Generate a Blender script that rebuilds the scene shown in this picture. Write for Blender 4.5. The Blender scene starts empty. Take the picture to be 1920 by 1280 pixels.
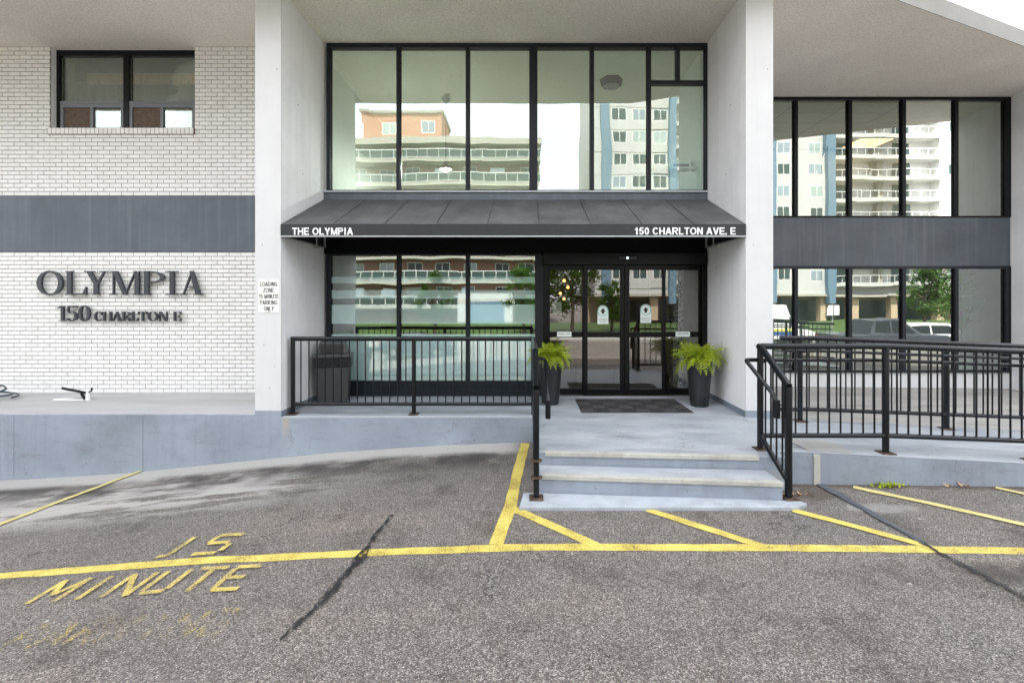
import bpy, bmesh, math, random
from mathutils import Vector, Matrix, Euler
random.seed(7)
S = bpy.context.scene
COL = S.collection
R = math.radians
# ------------------------------------------------------------------ camera
F, VX, VY, CZ = 850.0, 987.0, 560.0, 2.0      # focal length (px), vanishing point, eye height
cam_d = bpy.data.cameras.new('camera'); cam = bpy.data.objects.new('camera', cam_d); COL.objects.link(cam)
cam.location = (0, 0, CZ); cam.rotation_euler = (R(90), 0, 0)
cam_d.sensor_width = 36; cam_d.lens = 36*F/1920
cam_d.shift_x = (960-VX)/1920; cam_d.shift_y = -(640-VY)/1920
cam_d.clip_start = .05; cam_d.clip_end = 2000
S.camera = cam
# ------------------------------------------------------------------ sky, sun, exposure
SUN_EL, SUN_AZ = 62, -14          # azimuth measured from +Y, clockwise
W = bpy.data.worlds.new('World'); S.world = W; W.use_nodes = True
nt = W.node_tree; nt.nodes.clear()
out = nt.nodes.new('ShaderNodeOutputWorld'); bg = nt.nodes.new('ShaderNodeBackground')
sky = nt.nodes.new('ShaderNodeTexSky'); sky.sky_type = 'NISHITA'; sky.sun_disc = False
sky.sun_elevation = R(SUN_EL); sky.sun_rotation = R(SUN_AZ); sky.dust_density = 2
tc = nt.nodes.new('ShaderNodeTexCoord'); nz = nt.nodes.new('ShaderNodeTexNoise')
nz.inputs['Scale'].default_value = 2.2; nz.inputs['Detail'].default_value = 5
nt.links.new(tc.outputs['Generated'], nz.inputs['Vector'])
cr = nt.nodes.new('ShaderNodeValToRGB')
cr.color_ramp.elements[0].position = .3; cr.color_ramp.elements[0].color = (8.2, 8.6, 9.3, 1)
cr.color_ramp.elements[1].position = .7; cr.color_ramp.elements[1].color = (11, 11.1, 11.3, 1)
nt.links.new(nz.outputs['Fac'], cr.inputs['Fac'])
mx = nt.nodes.new('ShaderNodeMixRGB'); mx.inputs[0].default_value = .86
nt.links.new(sky.outputs[0], mx.inputs[1]); nt.links.new(cr.outputs[0], mx.inputs[2])
nt.links.new(mx.outputs[0], bg.inputs[0]); bg.inputs[1].default_value = .095
nt.links.new(bg.outputs[0], out.inputs[0])
sl = bpy.data.lights.new('sun', 'SUN'); sun = bpy.data.objects.new('sun', sl); COL.objects.link(sun)
sl.energy = 4.6; sl.angle = R(3); sl.color = (1, .96, .9)
sun.rotation_euler = (R(90-SUN_EL), 0, R(180-SUN_AZ))
S.view_settings.view_transform = 'Standard'; S.view_settings.look = 'None'
S.view_settings.exposure = 1.95; S.view_settings.gamma = 1; S.view_settings.use_curve_mapping = False
S.render.engine = 'CYCLES'
cy = S.cycles; cy.max_bounces = 8; cy.diffuse_bounces = 6; cy.glossy_bounces = 5
cy.transmission_bounces = 4; cy.transparent_max_bounces = 14; cy.caustics_reflective = False; cy.caustics_refractive = False
cy.sample_clamp_indirect = 6
cy.use_denoising = True
try: cy.denoiser = 'OPENIMAGEDENOISE'
except Exception: pass

def wx(px, D): return (px-VX)/F*D
def wz(py, D): return CZ-(py-VY)/F*D
# ------------------------------------------------------------------ materials
def lin(c):
    c /= 255.
    return c/12.92 if c <= .04045 else ((c+.055)/1.055)**2.4
def rgb(r, g, b): return (lin(r), lin(g), lin(b), 1)
MAT = {}
class N:
    """small node helper"""
    def __init__(s, name):
        s.m = bpy.data.materials.new(name); s.m.use_nodes = True
        s.t = s.m.node_tree; s.t.nodes.clear(); MAT[name] = s.m
        s.out = s.n('ShaderNodeOutputMaterial'); s._pos = None
    def n(s, k, **kw):
        x = s.t.nodes.new(k)
        for a, v in kw.items(): setattr(x, a, v)
        return x
    def l(s, a, b): s.t.links.new(a, b)
    @property
    def pos(s):
        if s._pos is None: s._pos = s.n('ShaderNodeNewGeometry').outputs['Position']
        return s._pos
    def mapped(s, scale, loc=(0, 0, 0), rot=(0, 0, 0)):
        m = s.n('ShaderNodeMapping'); m.inputs['Scale'].default_value = scale; m.inputs['Location'].default_value = loc
        m.inputs['Rotation'].default_value = rot
        s.l(s.pos, m.inputs['Vector']); return m.outputs[0]
    def noise(s, scale, detail=4, vec=None, rough=.55, dist=0):
        x = s.n('ShaderNodeTexNoise'); x.inputs['Scale'].default_value = scale; x.inputs['Detail'].default_value = detail
        x.inputs['Roughness'].default_value = rough; x.inputs['Distortion'].default_value = dist
        s.l(vec if vec is not None else s.pos, x.inputs['Vector']); return x.outputs['Fac']
    def ramp(s, fac, stops):
        x = s.n('ShaderNodeValToRGB'); e = x.color_ramp.elements
        while len(e) < len(stops): e.new(.5)
        for i, (p, c) in enumerate(stops):
            e[i].position = p; e[i].color = c if isinstance(c, tuple) else (c, c, c, 1)
        s.l(fac, x.inputs['Fac']); return x.outputs['Color']
    def mix(s, fac, a, b, mode='MIX'):
        x = s.n('ShaderNodeMixRGB', blend_type=mode)
        for i, v in enumerate((fac, a, b)):
            if isinstance(v, (int, float)): x.inputs[i].default_value = v if i == 0 else (v, v, v, 1)
            elif isinstance(v, tuple): x.inputs[i].default_value = v
            else: s.l(v, x.inputs[i])
        return x.outputs[0]
    def math(s, op, a, b=0, clamp=False):
        x = s.n('ShaderNodeMath', operation=op); x.use_clamp = clamp
        for i, v in enumerate((a, b)):
            if isinstance(v, (int, float)): x.inputs[i].default_value = v
            else: s.l(v, x.inputs[i])
        return x.outputs[0]
    def sep(s):
        x = s.n('ShaderNodeSeparateXYZ'); s.l(s.pos, x.inputs[0]); return x.outputs
    def mrange(s, v, a, b, c=0, d=1, smooth=True):
        x = s.n('ShaderNodeMapRange'); x.interpolation_type = 'SMOOTHSTEP' if smooth else 'LINEAR'
        s.l(v, x.inputs[0])
        for i, q in enumerate((a, b, c, d)): x.inputs[i+1].default_value = q
        return x.outputs[0]
    def bsdf(s, col, rough=.6, metal=0, bump=None, bstr=.3, bdist=.004, spec=.5):
        p = s.n('ShaderNodeBsdfPrincipled')
        if isinstance(col, tuple): p.inputs['Base Color'].default_value = col
        else: s.l(col, p.inputs['Base Color'])
        if isinstance(rough, (int, float)): p.inputs['Roughness'].default_value = rough
        else: s.l(rough, p.inputs['Roughness'])
        p.inputs['Metallic'].default_value = metal; p.inputs['Specular IOR Level'].default_value = spec
        if bump is not None:
            b = s.n('ShaderNodeBump'); b.inputs['Strength'].default_value = bstr; b.inputs['Distance'].default_value = bdist
            s.l(bump, b.inputs['Height']); s.l(b.outputs[0], p.inputs['Normal'])
        s.p = p; return p.outputs[0]
    def done(s, sh): s.l(sh, s.out.inputs['Surface']); return s.m

def worn(m, col, amt=1.0):
    """scuffs, chips and hairline cracks on painted concrete"""
    sc = m.noise(1, 8, m.mapped((2.2, 7.0, 9.0), rot=(0, 0, .25)), .78)
    col = m.mix(m.math('MULTIPLY', m.ramp(sc, [(.54, 0), (.66, .5)]), amt), col, (.15, .15, .155, 1))
    ch = m.noise(26, 5, rough=.6); pt = m.noise(1.9, 4)
    col = m.mix(m.math('MULTIPLY', m.math('MULTIPLY', m.ramp(ch, [(.64, 0), (.69, 1)]), m.ramp(pt, [(.46, 0), (.58, 1)])), .7*amt), col, (.10, .095, .09, 1))
    ve = m.n('ShaderNodeTexVoronoi', feature='DISTANCE_TO_EDGE'); ve.inputs['Scale'].default_value = .9
    wv = m.n('ShaderNodeVectorMath', operation='ADD'); wn = m.n('ShaderNodeTexNoise'); wn.inputs['Scale'].default_value = 3; wn.inputs['Detail'].default_value = 5
    m.l(m.pos, wn.inputs['Vector']); m.l(m.pos, wv.inputs[0]); m.l(wn.outputs['Color'], wv.inputs[1]); m.l(wv.outputs[0], ve.inputs['Vector'])
    ck = m.math('MULTIPLY', m.mrange(ve.outputs['Distance'], .006, .002), m.ramp(m.noise(.8, 3), [(.48, 0), (.55, 1)]))
    return m.mix(m.math('MULTIPLY', ck, .55*amt), col, (.1, .1, .105, 1))
def painted(name, c, var=.12, scale=2.5, rough=.6, bscale=60, bstr=.25, streak=0, spec=.4, bdist=.003, dirt=None, dirt_amt=.0, wear=0):
    m = N(name)
    n1 = m.noise(scale, 5); n2 = m.noise(bscale, 3)
    a = tuple(x*(1-var) for x in c[:3])+(1,); b = tuple(min(1, x*(1+var)) for x in c[:3])+(1,)
    col = m.ramp(n1, [(.3, a), (.7, b)])
    if streak:
        n3 = m.noise(1, 4, m.mapped((9, 9, .35)))
        col = m.mix(m.math('MULTIPLY', m.ramp(n3, [(.5, 0), (.75, 1)]), streak), col, dirt or (.12, .11, .1, 1))
    if dirt_amt:
        n4 = m.noise(1.1, 8, rough=.72)
        col = m.mix(m.math('MULTIPLY', m.ramp(n4, [(.5, 0), (.72, 1)]), dirt_amt), col, dirt or (.12, .11, .1, 1))
    if wear: col = worn(m, col, wear)
    return m.done(m.bsdf(col, rough, 0, n2, bstr, bdist, spec))

def simple(name, c, rough=.5, metal=0, var=.06, spec=.5):
    m = N(name); n1 = m.noise(14, 3)
    a = tuple(x*(1-var) for x in c[:3])+(1,); b = tuple(min(1, x*(1+var)) for x in c[:3])+(1,)
    return m.done(m.bsdf(m.ramp(n1, [(.3, a), (.7, b)]), rough, metal, spec=spec))

painted('white_paint', (.62, .62, .625, 1), .03, 1.2, .6, 30, .12, streak=.10, dirt=(.35, .33, .3, 1), dirt_amt=.08)
painted('recess_paint', (.78, .78, .79, 1), .05, 1.5, .65, 30, .15, streak=.14, dirt=(.36, .34, .31, 1), dirt_amt=.16)
painted('slate_paint', (.09, .108, .132, 1), .14, 1.4, .55, 45, .3, streak=.3, dirt=(.19, .21, .235, 1), dirt_amt=.2)
painted('spandrel_paint', (.065, .075, .09, 1), .14, 1.4, .5, 45, .3, streak=.35, dirt=(.14, .15, .165, 1), dirt_amt=.2)
painted('kerb_paint', (.26, .295, .35, 1), .13, 1.3, .55, 14, .4, streak=.22, dirt=(.13, .14, .155, 1), dirt_amt=.5, bdist=.006, wear=.8)
painted('base_paint', (.17, .20, .235, 1), .1, 2, .55, 40, .3)
m = N('porch_wall_paint'); Pw = m.sep(); n1 = m.noise(1.3, 5); n3 = m.noise(1, 4, m.mapped((22, 22, 1.2)))
col = m.ramp(n1, [(.3, (.225, .255, .305, 1)), (.7, (.29, .33, .39, 1))])
col = m.mix(m.math('MULTIPLY', m.ramp(m.noise(1.1, 8, rough=.72), [(.5, 0), (.72, 1)]), .45), col, (.13, .14, .155, 1))
col = worn(m, col, .8)
st_ = m.math('MULTIPLY', m.math('MULTIPLY', m.mrange(Pw[0], -3.43, -3.39), m.mrange(Pw[0], -3.27, -3.33)), m.ramp(n3, [(.35, .25), (.65, 1)]))
col = m.mix(m.math('MULTIPLY', m.math('MULTIPLY', st_, m.mrange(Pw[2], .0, .3)), .75), col, (.42, .33, .20, 1))
m.done(m.bsdf(col, .55, 0, m.noise(14, 3), .4, .006))
painted('pad_paint', (.36, .39, .425, 1), .14, 6, .7, 60, .4, dirt=(.12, .12, .12, 1), dirt_amt=.55)

painted('edge_wear', (.43, .455, .485, 1), .12, 9, .7, 60, .3, dirt=(.3, .33, .37, 1), dirt_amt=.5)
painted('nosing', (.44, .425, .385, 1), .1, 14, .7, 260, .8, dirt=(.14, .13, .12, 1), dirt_amt=.5, wear=.8)
# porch floor: worn pale blue grey paint with pale scuffs
m = N('porch_paint'); sx = m.noise(1, 6, m.mapped((1.2, 4.0, 1), rot=(0, 0, .12)), .65)
col = m.ramp(sx, [(.3, (.265, .29, .325, 1)), (.52, (.345, .37, .40, 1)), (.72, (.45, .465, .485, 1))])
d = m.noise(3.5, 8, rough=.75); col = m.mix(m.math('MULTIPLY', m.ramp(d, [(.55, 0), (.75, 1)]), .45), col, (.2, .2, .2, 1))
col = worn(m, col, 1.0)
m.done(m.bsdf(col, m.ramp(sx, [(.3, .42), (.7, .62)]), 0, m.noise(40, 3), .2, .003))
m = N('ledge_concrete'); sx = m.noise(1, 6, m.mapped((.6, 3.0, 1), rot=(0, 0, .06)), .65)
col = m.ramp(sx, [(.3, (.33, .33, .33, 1)), (.6, (.42, .42, .425, 1)), (.8, (.36, .385, .42, 1))])
m.done(m.bsdf(col, .7, 0, m.noise(60, 3), .2, .003))
m = N('lightened_asphalt'); sx = m.noise(1, 7, m.mapped((.8, 3.2, 1), rot=(0, 0, -.1)), .7)  # paler than the asphalt it covers, offsetting the shade behind the ramp
m.done(m.bsdf(m.ramp(sx, [(.3, (.24, .225, .21, 1)), (.55, (.36, .345, .325, 1)), (.75, (.43, .42, .40, 1))]), .85, 0, m.noise(80, 3), .3, .004))
# stucco soffit
m = N('stucco'); n1 = m.noise(130, 2); n2 = m.noise(1.1, 4); v = m.noise(55, 2, rough=.7)
col = m.ramp(n2, [(.3, (.80, .77, .72, 1)), (.7, (.88, .85, .80, 1))])
col = m.mix(m.ramp(v, [(.36, .5), (.55, 0)]), col, (.42, .385, .34, 1))
m.done(m.bsdf(col, .9, 0, v, .6, .006, spec=.2))
painted('fascia_stucco_dimmed', (.30, .295, .28, 1), .06, 2, .9, 60, .4, dirt=(.2, .19, .18, 1), dirt_amt=.3)  # darker copy of the soffit stucco, offsetting direct sky light on the fascia
# bricks and mortar
m = N('brick_paint'); n1 = m.noise(6, 4); oi = m.n('ShaderNodeObjectInfo')
n2 = m.noise(1, 1, m.mapped((4.87, 1, 14.2)))
col = m.ramp(n1, [(.3, (.76, .75, .735, 1)), (.7, (.84, .83, .82, 1))])
col = m.mix(m.ramp(n2, [(.35, .16), (.6, 0)]), col, (.55, .53, .49, 1))
m.done(m.bsdf(col, .55, 0, m.noise(70, 3), .25, .003))
simple('mortar', (.17, .16, .15, 1), .9)
simple('sill_mortar', (.16, .09, .075, 1), .9)
# metals, plastics
painted('black_rail', (.0045, .006, .0085, 1), .25, 6, .22, 90, .12, spec=.36)
simple('black_frame', (.006, .0065, .008, 1), .35, spec=.18)
painted('grey_frame', (.014, .017, .022, 1), .15, 3, .4, 60, .1, spec=.22)
simple('door_frame', (.004, .004, .005, 1), .3, spec=.2)
simple('screen_frame', (.16, .175, .2, 1), .5)
simple('header_black', (.003, .003, .0035, 1), .6, spec=.1)
m = N('rust'); n1 = m.noise(28, 6, rough=.7)
m.done(m.bsdf(m.ramp(n1, [(.35, (.016, .013, .012, 1)), (.52, (.06, .035, .022, 1)), (.75, (.28, .17, .08, 1))]), .85, 0, n1, .4, .004))
simple('galvanised', (.45, .46, .47, 1), .4, .6)
simple('white_plastic', (.8, .8, .79, 1), .4)
simple('sign_white', (.82, .82, .79, 1), .4, var=.03)
simple('screen_brown', (.11, .078, .058, 1), .8, var=.25)
simple('ink_black', (.012, .012, .012, 1), .5)
simple('lettering_white', (.85, .85, .85, 1), .5)
simple('letter_grey', (.03, .034, .041, 1), .4)
painted('plant_pot', (.013, .0145, .018, 1), .25, 5, .5, 20, .3, streak=.55, dirt=(.06, .065, .07, 1), dirt_amt=.3)
simple('bin_plastic', (.045, .047, .05, 1), .45, var=.1)
m = N('bin_bag'); n1 = m.noise(38, 3, dist=1.2); m.done(m.bsdf((.003, .003, .004, 1), .12, 0, n1, 1, .06, spec=.8))
# awning vinyl
m = N('awning_vinyl'); n1 = m.noise(2.2, 7, rough=.65); n2 = m.noise(1, 5, m.mapped((7, 1.2, 1.2)))
col = m.ramp(n1, [(.3, (.055, .056, .059, 1)), (.55, (.095, .096, .099, 1)), (.75, (.15, .15, .15, 1))])
col = m.mix(m.math('MULTIPLY', m.ramp(n2, [(.45, 0), (.7, 1)]), .35), col, (.035, .036, .04, 1))
m.done(m.bsdf(col, .55, 0, m.noise(90, 2), .15, .003))
simple('valance_vinyl', (.014, .015, .018, 1), .5, var=.15)
# asphalt
m = N('asphalt'); P = m.sep()
vo = m.n('ShaderNodeTexVoronoi'); vo.inputs['Scale'].default_value = 150; m.l(m.pos, vo.inputs['Vector'])
g1 = m.n('ShaderNodeSeparateColor'); m.l(vo.outputs['Color'], g1.inputs[0])
f1 = m.noise(210, 3); big = m.noise(.9, 5, rough=.6); mid = m.noise(6, 4)
stone = m.ramp(g1.outputs[0], [(0, (.048, .042, .037, 1)), (.4, (.136, .121, .108, 1)), (.75, (.228, .206, .187, 1)), (.96, (.44, .41, .38, 1))])
col = m.mix(m.ramp(f1, [(.36, .85), (.58, 0)]), stone, (.038, .036, .036, 1))
col = m.mix(m.ramp(big, [(.3, .0), (.7, .5)]), col, m.mix(1, col, (1.32, 1.24, 1.17, 1), 'MULTIPLY'))
col = m.mix(m.ramp(mid, [(.25, .35), (.5, 0)]), col, m.mix(1, col, (.62, .62, .62, 1), 'MULTIPLY'))
blot = m.noise(1.7, 6, rough=.65); col = m.mix(m.ramp(blot, [(.52, 0), (.68, .8)]), col, m.mix(1, col, (.50, .47, .45, 1), 'MULTIPLY'))
lane = m.noise(1, 4, m.mapped((.25, 1.6, 1))); col = m.mix(m.ramp(lane, [(.5, 0), (.68, .45)]), col, m.mix(1, col, (1.32, 1.27, 1.22, 1), 'MULTIPLY'))
vs = m.n('ShaderNodeTexVoronoi'); vs.inputs['Scale'].default_value = 3.1; m.l(m.pos, vs.inputs['Vector'])
spot = m.math('MULTIPLY', m.mrange(vs.outputs['Distance'], .045, .03), m.mrange(m.noise(3.1, 1), .5, .56)); col = m.mix(m.math('MULTIPLY', spot, .8), col, (.55, .54, .52, 1))
ve = m.n('ShaderNodeTexVoronoi', feature='DISTANCE_TO_EDGE'); ve.inputs['Scale'].default_value = .75
wv = m.n('ShaderNodeVectorMath', operation='ADD'); wn = m.n('ShaderNodeTexNoise'); wn.inputs['Scale'].default_value = 3.5; wn.inputs['Detail'].default_value = 5
m.l(m.pos, wn.inputs['Vector']); m.l(m.pos, wv.inputs[0]); m.l(wn.outputs['Color'], wv.inputs[1]); m.l(wv.outputs[0], ve.inputs['Vector'])
crk = m.math('MULTIPLY', m.mrange(ve.outputs['Distance'], .0075, .003), m.mrange(m.noise(.55, 3), .5, .6)); col = m.mix(m.math('MULTIPLY', crk, .8), col, (.02, .018, .017, 1))
# pale dust washed down the slope towards the wall, broken along its length
strk = m.noise(1, 7, m.mapped((1.0, 5.5, 1), rot=(0, 0, -.03)), .72)
pale = (.46, .445, .42, 1)
nearwall = m.mrange(m.math('ADD', P[1], m.math('MULTIPLY', strk, .5)), 6.05, 6.28)
nearwall = m.math('MULTIPLY', nearwall, m.math('MULTIPLY', m.mrange(P[0], .12, -.3), m.mrange(P[1], 6.5, 6.4)))
streaks = m.ramp(strk, [(.445, 0), (.53, .95)])
reg = m.math('MULTIPLY', m.math('MULTIPLY', m.mrange(P[1], 4.45, 5.2), m.mrange(P[1], 5.95, 5.6, .35, 1)), m.mrange(P[0], -1.4, -3.6))
pm = m.math('MAXIMUM', nearwall, m.math('MULTIPLY', streaks, reg))
pm = m.math('MULTIPLY', pm, m.ramp(f1, [(.3, .35), (.5, 1)]))
col = m.mix(m.math('MULTIPLY', pm, .9), col, pale)
# dark damp band beyond the dust, oil blot and fines at the ramp foot
damp = m.math('MULTIPLY', m.math('MULTIPLY', m.mrange(P[1], 5.2, 5.7), m.mrange(P[1], 6.1, 5.85)), m.mrange(P[0], .2, -.6))
damp = m.math('MULTIPLY', damp, m.ramp(m.noise(2.1, 5), [(.36, 0), (.56, .8)]))
col = m.mix(damp, col, (.035, .033, .032, 1))
def blob(cx, cyy, rx, ry):
    dx = m.math('DIVIDE', m.math('SUBTRACT', P[0], cx), rx); dy = m.math('DIVIDE', m.math('SUBTRACT', P[1], cyy), ry)
    dd = m.math('ADD', m.math('MULTIPLY', dx, dx), m.math('MULTIPLY', dy, dy))
    dd = m.math('ADD', dd, m.math('MULTIPLY', m.math('SUBTRACT', m.noise(4, 6), .5), 2.2))
    return m.mrange(dd, 1.0, .2)
col = m.mix(m.math('MULTIPLY', blob(3.75, 3.28, .55, .22), .75), col, (.03, .024, .02, 1))
col = m.mix(m.math('MULTIPLY', blob(2.95, 4.68, .35, .2), .6), col, (.07, .05, .035, 1))
rf = m.math('MULTIPLY', m.math('MULTIPLY', m.mrange(m.math('ADD', P[1], m.math('MULTIPLY', m.noise(5, 5), .16)), 4.86, 4.94), m.mrange(P[0], 2.68, 2.75)), m.mrange(P[1], 5.0, 4.98))
col = m.mix(m.math('MULTIPLY', rf, .75), col, (.075, .052, .034, 1))
col = m.mix(m.math('MULTIPLY', blob(3.4, 4.35, .4, .12), .5), col, (.3, .3, .29, 1))
hgt = m.math('ADD', m.math('MULTIPLY', g1.outputs[1], .6), f1)
m.done(m.bsdf(col, m.ramp(f1, [(.3, .6), (.7, .9)]), 0, hgt, .55, .006, spec=.35))

def worn_paint(name, c, lo, hi, c2, bs=4):
    m = N(name); f = m.noise(120, 4, rough=.75); b = m.noise(bs, 6, rough=.65)
    mask = m.ramp(m.math('ADD', m.math('MULTIPLY', f, .75), m.math('MULTIPLY', b, .35)), [(lo, 0), (hi, 1)])
    col = m.ramp(b, [(.35, c2), (.62, c)])
    col = m.mix(m.ramp(m.noise(120, 2), [(.35, .5), (.5, 0)]), col, (.16, .12, .03, 1))
    sh = m.bsdf(col, .7, 0, f, .4, .004)
    tr = m.n('ShaderNodeBsdfTransparent'); ms = m.n('ShaderNodeMixShader')
    m.l(mask, ms.inputs[0]); m.l(tr.outputs[0], ms.inputs[1]); m.l(sh, ms.inputs[2])
    return m.done(ms.outputs[0])
worn_paint('road_yellow', (.64, .53, .13, 1), .445, .505, (.54, .42, .085, 1))
worn_paint('road_yellow_pale', (.60, .52, .22, 1), .42, .48, (.56, .47, .18, 1))
worn_paint('stencil_yellow', (.62, .48, .12, 1), .485, .56, (.54, .41, .11, 1))
worn_paint('stencil_yellow_faded', (.58, .43, .11, 1), .60, .645, (.5, .37, .1, 1), 11)
def tar(name, c, lo, hi):
    m = N(name); f = m.noise(1, 6, m.mapped((34, 14, 1), rot=(0, 0, .6)), .75)
    mask = m.ramp(f, [(lo, 0), (hi, 1)])
    sh = m.bsdf(m.ramp(m.noise(9, 4), [(.3, c), (.75, tuple(x*2.0 for x in c[:3])+(1,))]), .45, 0, f, .4, .004)
    tr = m.n('ShaderNodeBsdfTransparent'); ms = m.n('ShaderNodeMixShader')
    m.l(mask, ms.inputs[0]); m.l(tr.outputs[0], ms.inputs[1]); m.l(sh, ms.inputs[2]); return m.done(ms.outputs[0])
tar('tar_black', (.009, .009, .010, 1), .44, .50); tar('tar_grey', (.05, .056, .064, 1), .34, .42)
# glass: a mirror layer over a clear tinted layer
def glass(name, refl, tint, rtint, wave=.012, wscale=.9):
    m = N(name)
    fr = m.n('ShaderNodeFresnel'); fr.inputs['IOR'].default_value = 1.5
    fac = m.math('ADD', m.math('MULTIPLY', fr.outputs[0], .8), refl, True)
    gl = m.n('ShaderNodeBsdfGlossy'); gl.inputs['Roughness'].default_value = 0; gl.inputs['Color'].default_value = rtint
    b = m.n('ShaderNodeBump'); b.inputs['Strength'].default_value = wave; b.inputs['Distance'].default_value = .1
    m.l(m.noise(wscale, 1), b.inputs['Height']); m.l(b.outputs[0], gl.inputs['Normal'])
    tr = m.n('ShaderNodeBsdfTransparent'); tr.inputs['Color'].default_value = tint
    ms = m.n('ShaderNodeMixShader'); m.l(fac, ms.inputs[0]); m.l(tr.outputs[0], ms.inputs[1]); m.l(gl.outputs[0], ms.inputs[2])
    return m.done(ms.outputs[0])
glass('lobby_glass', .28, (.78, .95, .86, 1), (.93, 1, .96, 1), .022, 1.0)
glass('wing_glass', .35, (.80, .95, .87, 1), (.95, 1, .95, 1), .018, .8)
glass('door_glass', .15, (.72, .74, .70, 1), (1, 1, .98, 1), .01, .7)
glass('window_glass', .05, (.90, .93, .90, 1), (.97, 1, .98, 1), .02, 1)
glass('far_glass', .35, (.35, .42, .45, 1), (.9, 1, 1, 1), .02, .5)
m = N('frosted_film'); tl = m.n('ShaderNodeBsdfTranslucent'); tl.inputs[0].default_value = (.62, .80, .78, 1)
df = m.n('ShaderNodeBsdfDiffuse'); df.inputs[0].default_value = (.60, .84, .83, 1)
tr = m.n('ShaderNodeBsdfTransparent'); a1 = m.n('ShaderNodeMixShader'); a1.inputs[0].default_value = .8
m.l(tl.outputs[0], a1.inputs[1]); m.l(df.outputs[0], a1.inputs[2])
gf = m.n('ShaderNodeBsdfGlossy'); gf.inputs['Roughness'].default_value = .03; gf.inputs['Color'].default_value = (.9, 1, .97, 1)
b1 = m.n('ShaderNodeMixShader'); b1.inputs[0].default_value = .34; m.l(a1.outputs[0], b1.inputs[1]); m.l(gf.outputs[0], b1.inputs[2]); a1 = b1
a2 = m.n('ShaderNodeMixShader'); a2.inputs[0].default_value = .85
m.l(tr.outputs[0], a2.inputs[1]); m.l(a1.outputs[0], a2.inputs[2]); m.done(a2.outputs[0])
# interior
simple('interior_paint', (.72, .74, .70, 1), .8, var=.03); simple('interior_cream', (.62, .58, .48, 1), .8, var=.03)
simple('ceiling_tile', (.72, .72, .68, 1), .9, var=.03); simple('tile_grid', (.03, .03, .028, 1), .6)
simple('pale_floor', (.62, .58, .5, 1), .5); simple('dark_floor', (.12, .115, .11, 1), .35); simple('brown_panel', (.17, .09, .05, 1), .6)
simple('curtain_dark', (.34, .36, .34, 1), .9); simple('curtain_peach', (.8, .55, .36, 1), .9)
simple('cardboard', (.42, .27, .14, 1), .85, var=.12); simple('paper', (.8, .8, .78, 1), .7)
def emit(name, c, s):
    m = N(name); e = m.n('ShaderNodeEmission'); e.inputs[0].default_value = c; e.inputs[1].default_value = s; return m.done(e.outputs[0])
emit('lamp_glow', (1, .42, .12, 1), 1.6); emit('pendant_glow', (1, .96, .92, 1), 700); emit('panel_glow', (1, .58, .28, 1), .9); emit('status_led', (.8, .9, 1, 1), 3)
simple('sticker_green', (.16, .55, .5, 1), .5); simple('sticker_white', (.8, .86, .84, 1), .5)
simple('mat_dark', (.035, .033, .033, 1), .9, var=.2); simple('mat_light', (.055, .052, .052, 1), .9, var=.2)
m = N('checker_plate'); v = m.n('ShaderNodeTexWave'); v.inputs['Scale'].default_value = 22; m.l(m.mapped((1, 1, 1), rot=(0, 0, .78)), v.inputs['Vector'])
m.done(m.bsdf(m.ramp(v.outputs['Fac'], [(.3, (.30, .30, .29, 1)), (.7, (.5, .49, .47, 1))]), .5, .3, v.outputs['Fac'], .5, .004))
simple('hose_rubber', (.01, .028, .045, 1), .35)
# vegetation
def leaf(name, c1, c2, trans=.35, scale=9):
    m = N(name); n1 = m.noise(scale, 3); oi = m.n('ShaderNodeObjectInfo')
    col = m.ramp(n1, [(.3, c1), (.7, c2)])
    col = m.mix(m.math('MULTIPLY', oi.outputs['Random'], .75), col, tuple(x*.38 for x in c2[:3])+(1,))  # random tone per object, its strong darkening standing in for fern self-shadow
    p = m.bsdf(col, .5, spec=.3); tl = m.n('ShaderNodeBsdfTranslucent'); m.l(col, tl.inputs[0])
    ms = m.n('ShaderNodeMixShader'); ms.inputs[0].default_value = trans
    m.l(p, ms.inputs[1]); m.l(tl.outputs[0], ms.inputs[2]); return m.done(ms.outputs[0])
leaf('fern_leaf', (.20, .34, .02, 1), (.60, .68, .05, 1), .2, 16)
leaf('tree_leaf', (.035, .085, .015, 1), (.12, .22, .04, 1), .35, .9)
leaf('fig_leaf', (.10, .30, .06, 1), (.25, .55, .15, 1), .3, 5)
leaf('lawn_grass', (.04, .085, .015, 1), (.085, .14, .028, 1), .1, 2)
simple('bark', (.09, .07, .05, 1), .9, var=.3); simple('soil', (.03, .022, .016, 1), .95)
# opposite side of the street
def wallbrick(name, c1, c2, mort, sc):
    m = N(name); t = m.n('ShaderNodeTexBrick'); t.inputs['Scale'].default_value = sc
    t.inputs['Color1'].default_value = c1; t.inputs['Color2'].default_value = c2; t.inputs['Mortar'].default_value = mort
    mp = m.n('ShaderNodeMapping'); mp.inputs['Rotation'].default_value = (R(90), 0, 0); m.l(m.pos, mp.inputs[0]); m.l(mp.outputs[0], t.inputs[0])
    return m.done(m.bsdf(t.outputs[0], .9))
wallbrick('far_red_brick', (.24, .13, .09, 1), (.30, .17, .115, 1), (.3, .24, .2, 1), 4)
wallbrick('far_orange_brick', (.42, .20, .12, 1), (.47, .23, .14, 1), (.5, .33, .24, 1), 4)
wallbrick('far_pale_brick', (.50, .49, .45, 1), (.56, .55, .51, 1), (.4, .39, .36, 1), 4)
simple('far_cream', (.40, .385, .33, 1), .9); simple('far_white', (.52, .515, .50, 1), .9); simple('far_rail', (.75, .74, .72, 1), .5)
simple('far_blue', (.13, .21, .28, 1), .8); simple('far_balcony_glass', (.05, .075, .07, 1), .15); simple('far_beige', (.48, .38, .25, 1), .9)
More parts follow.
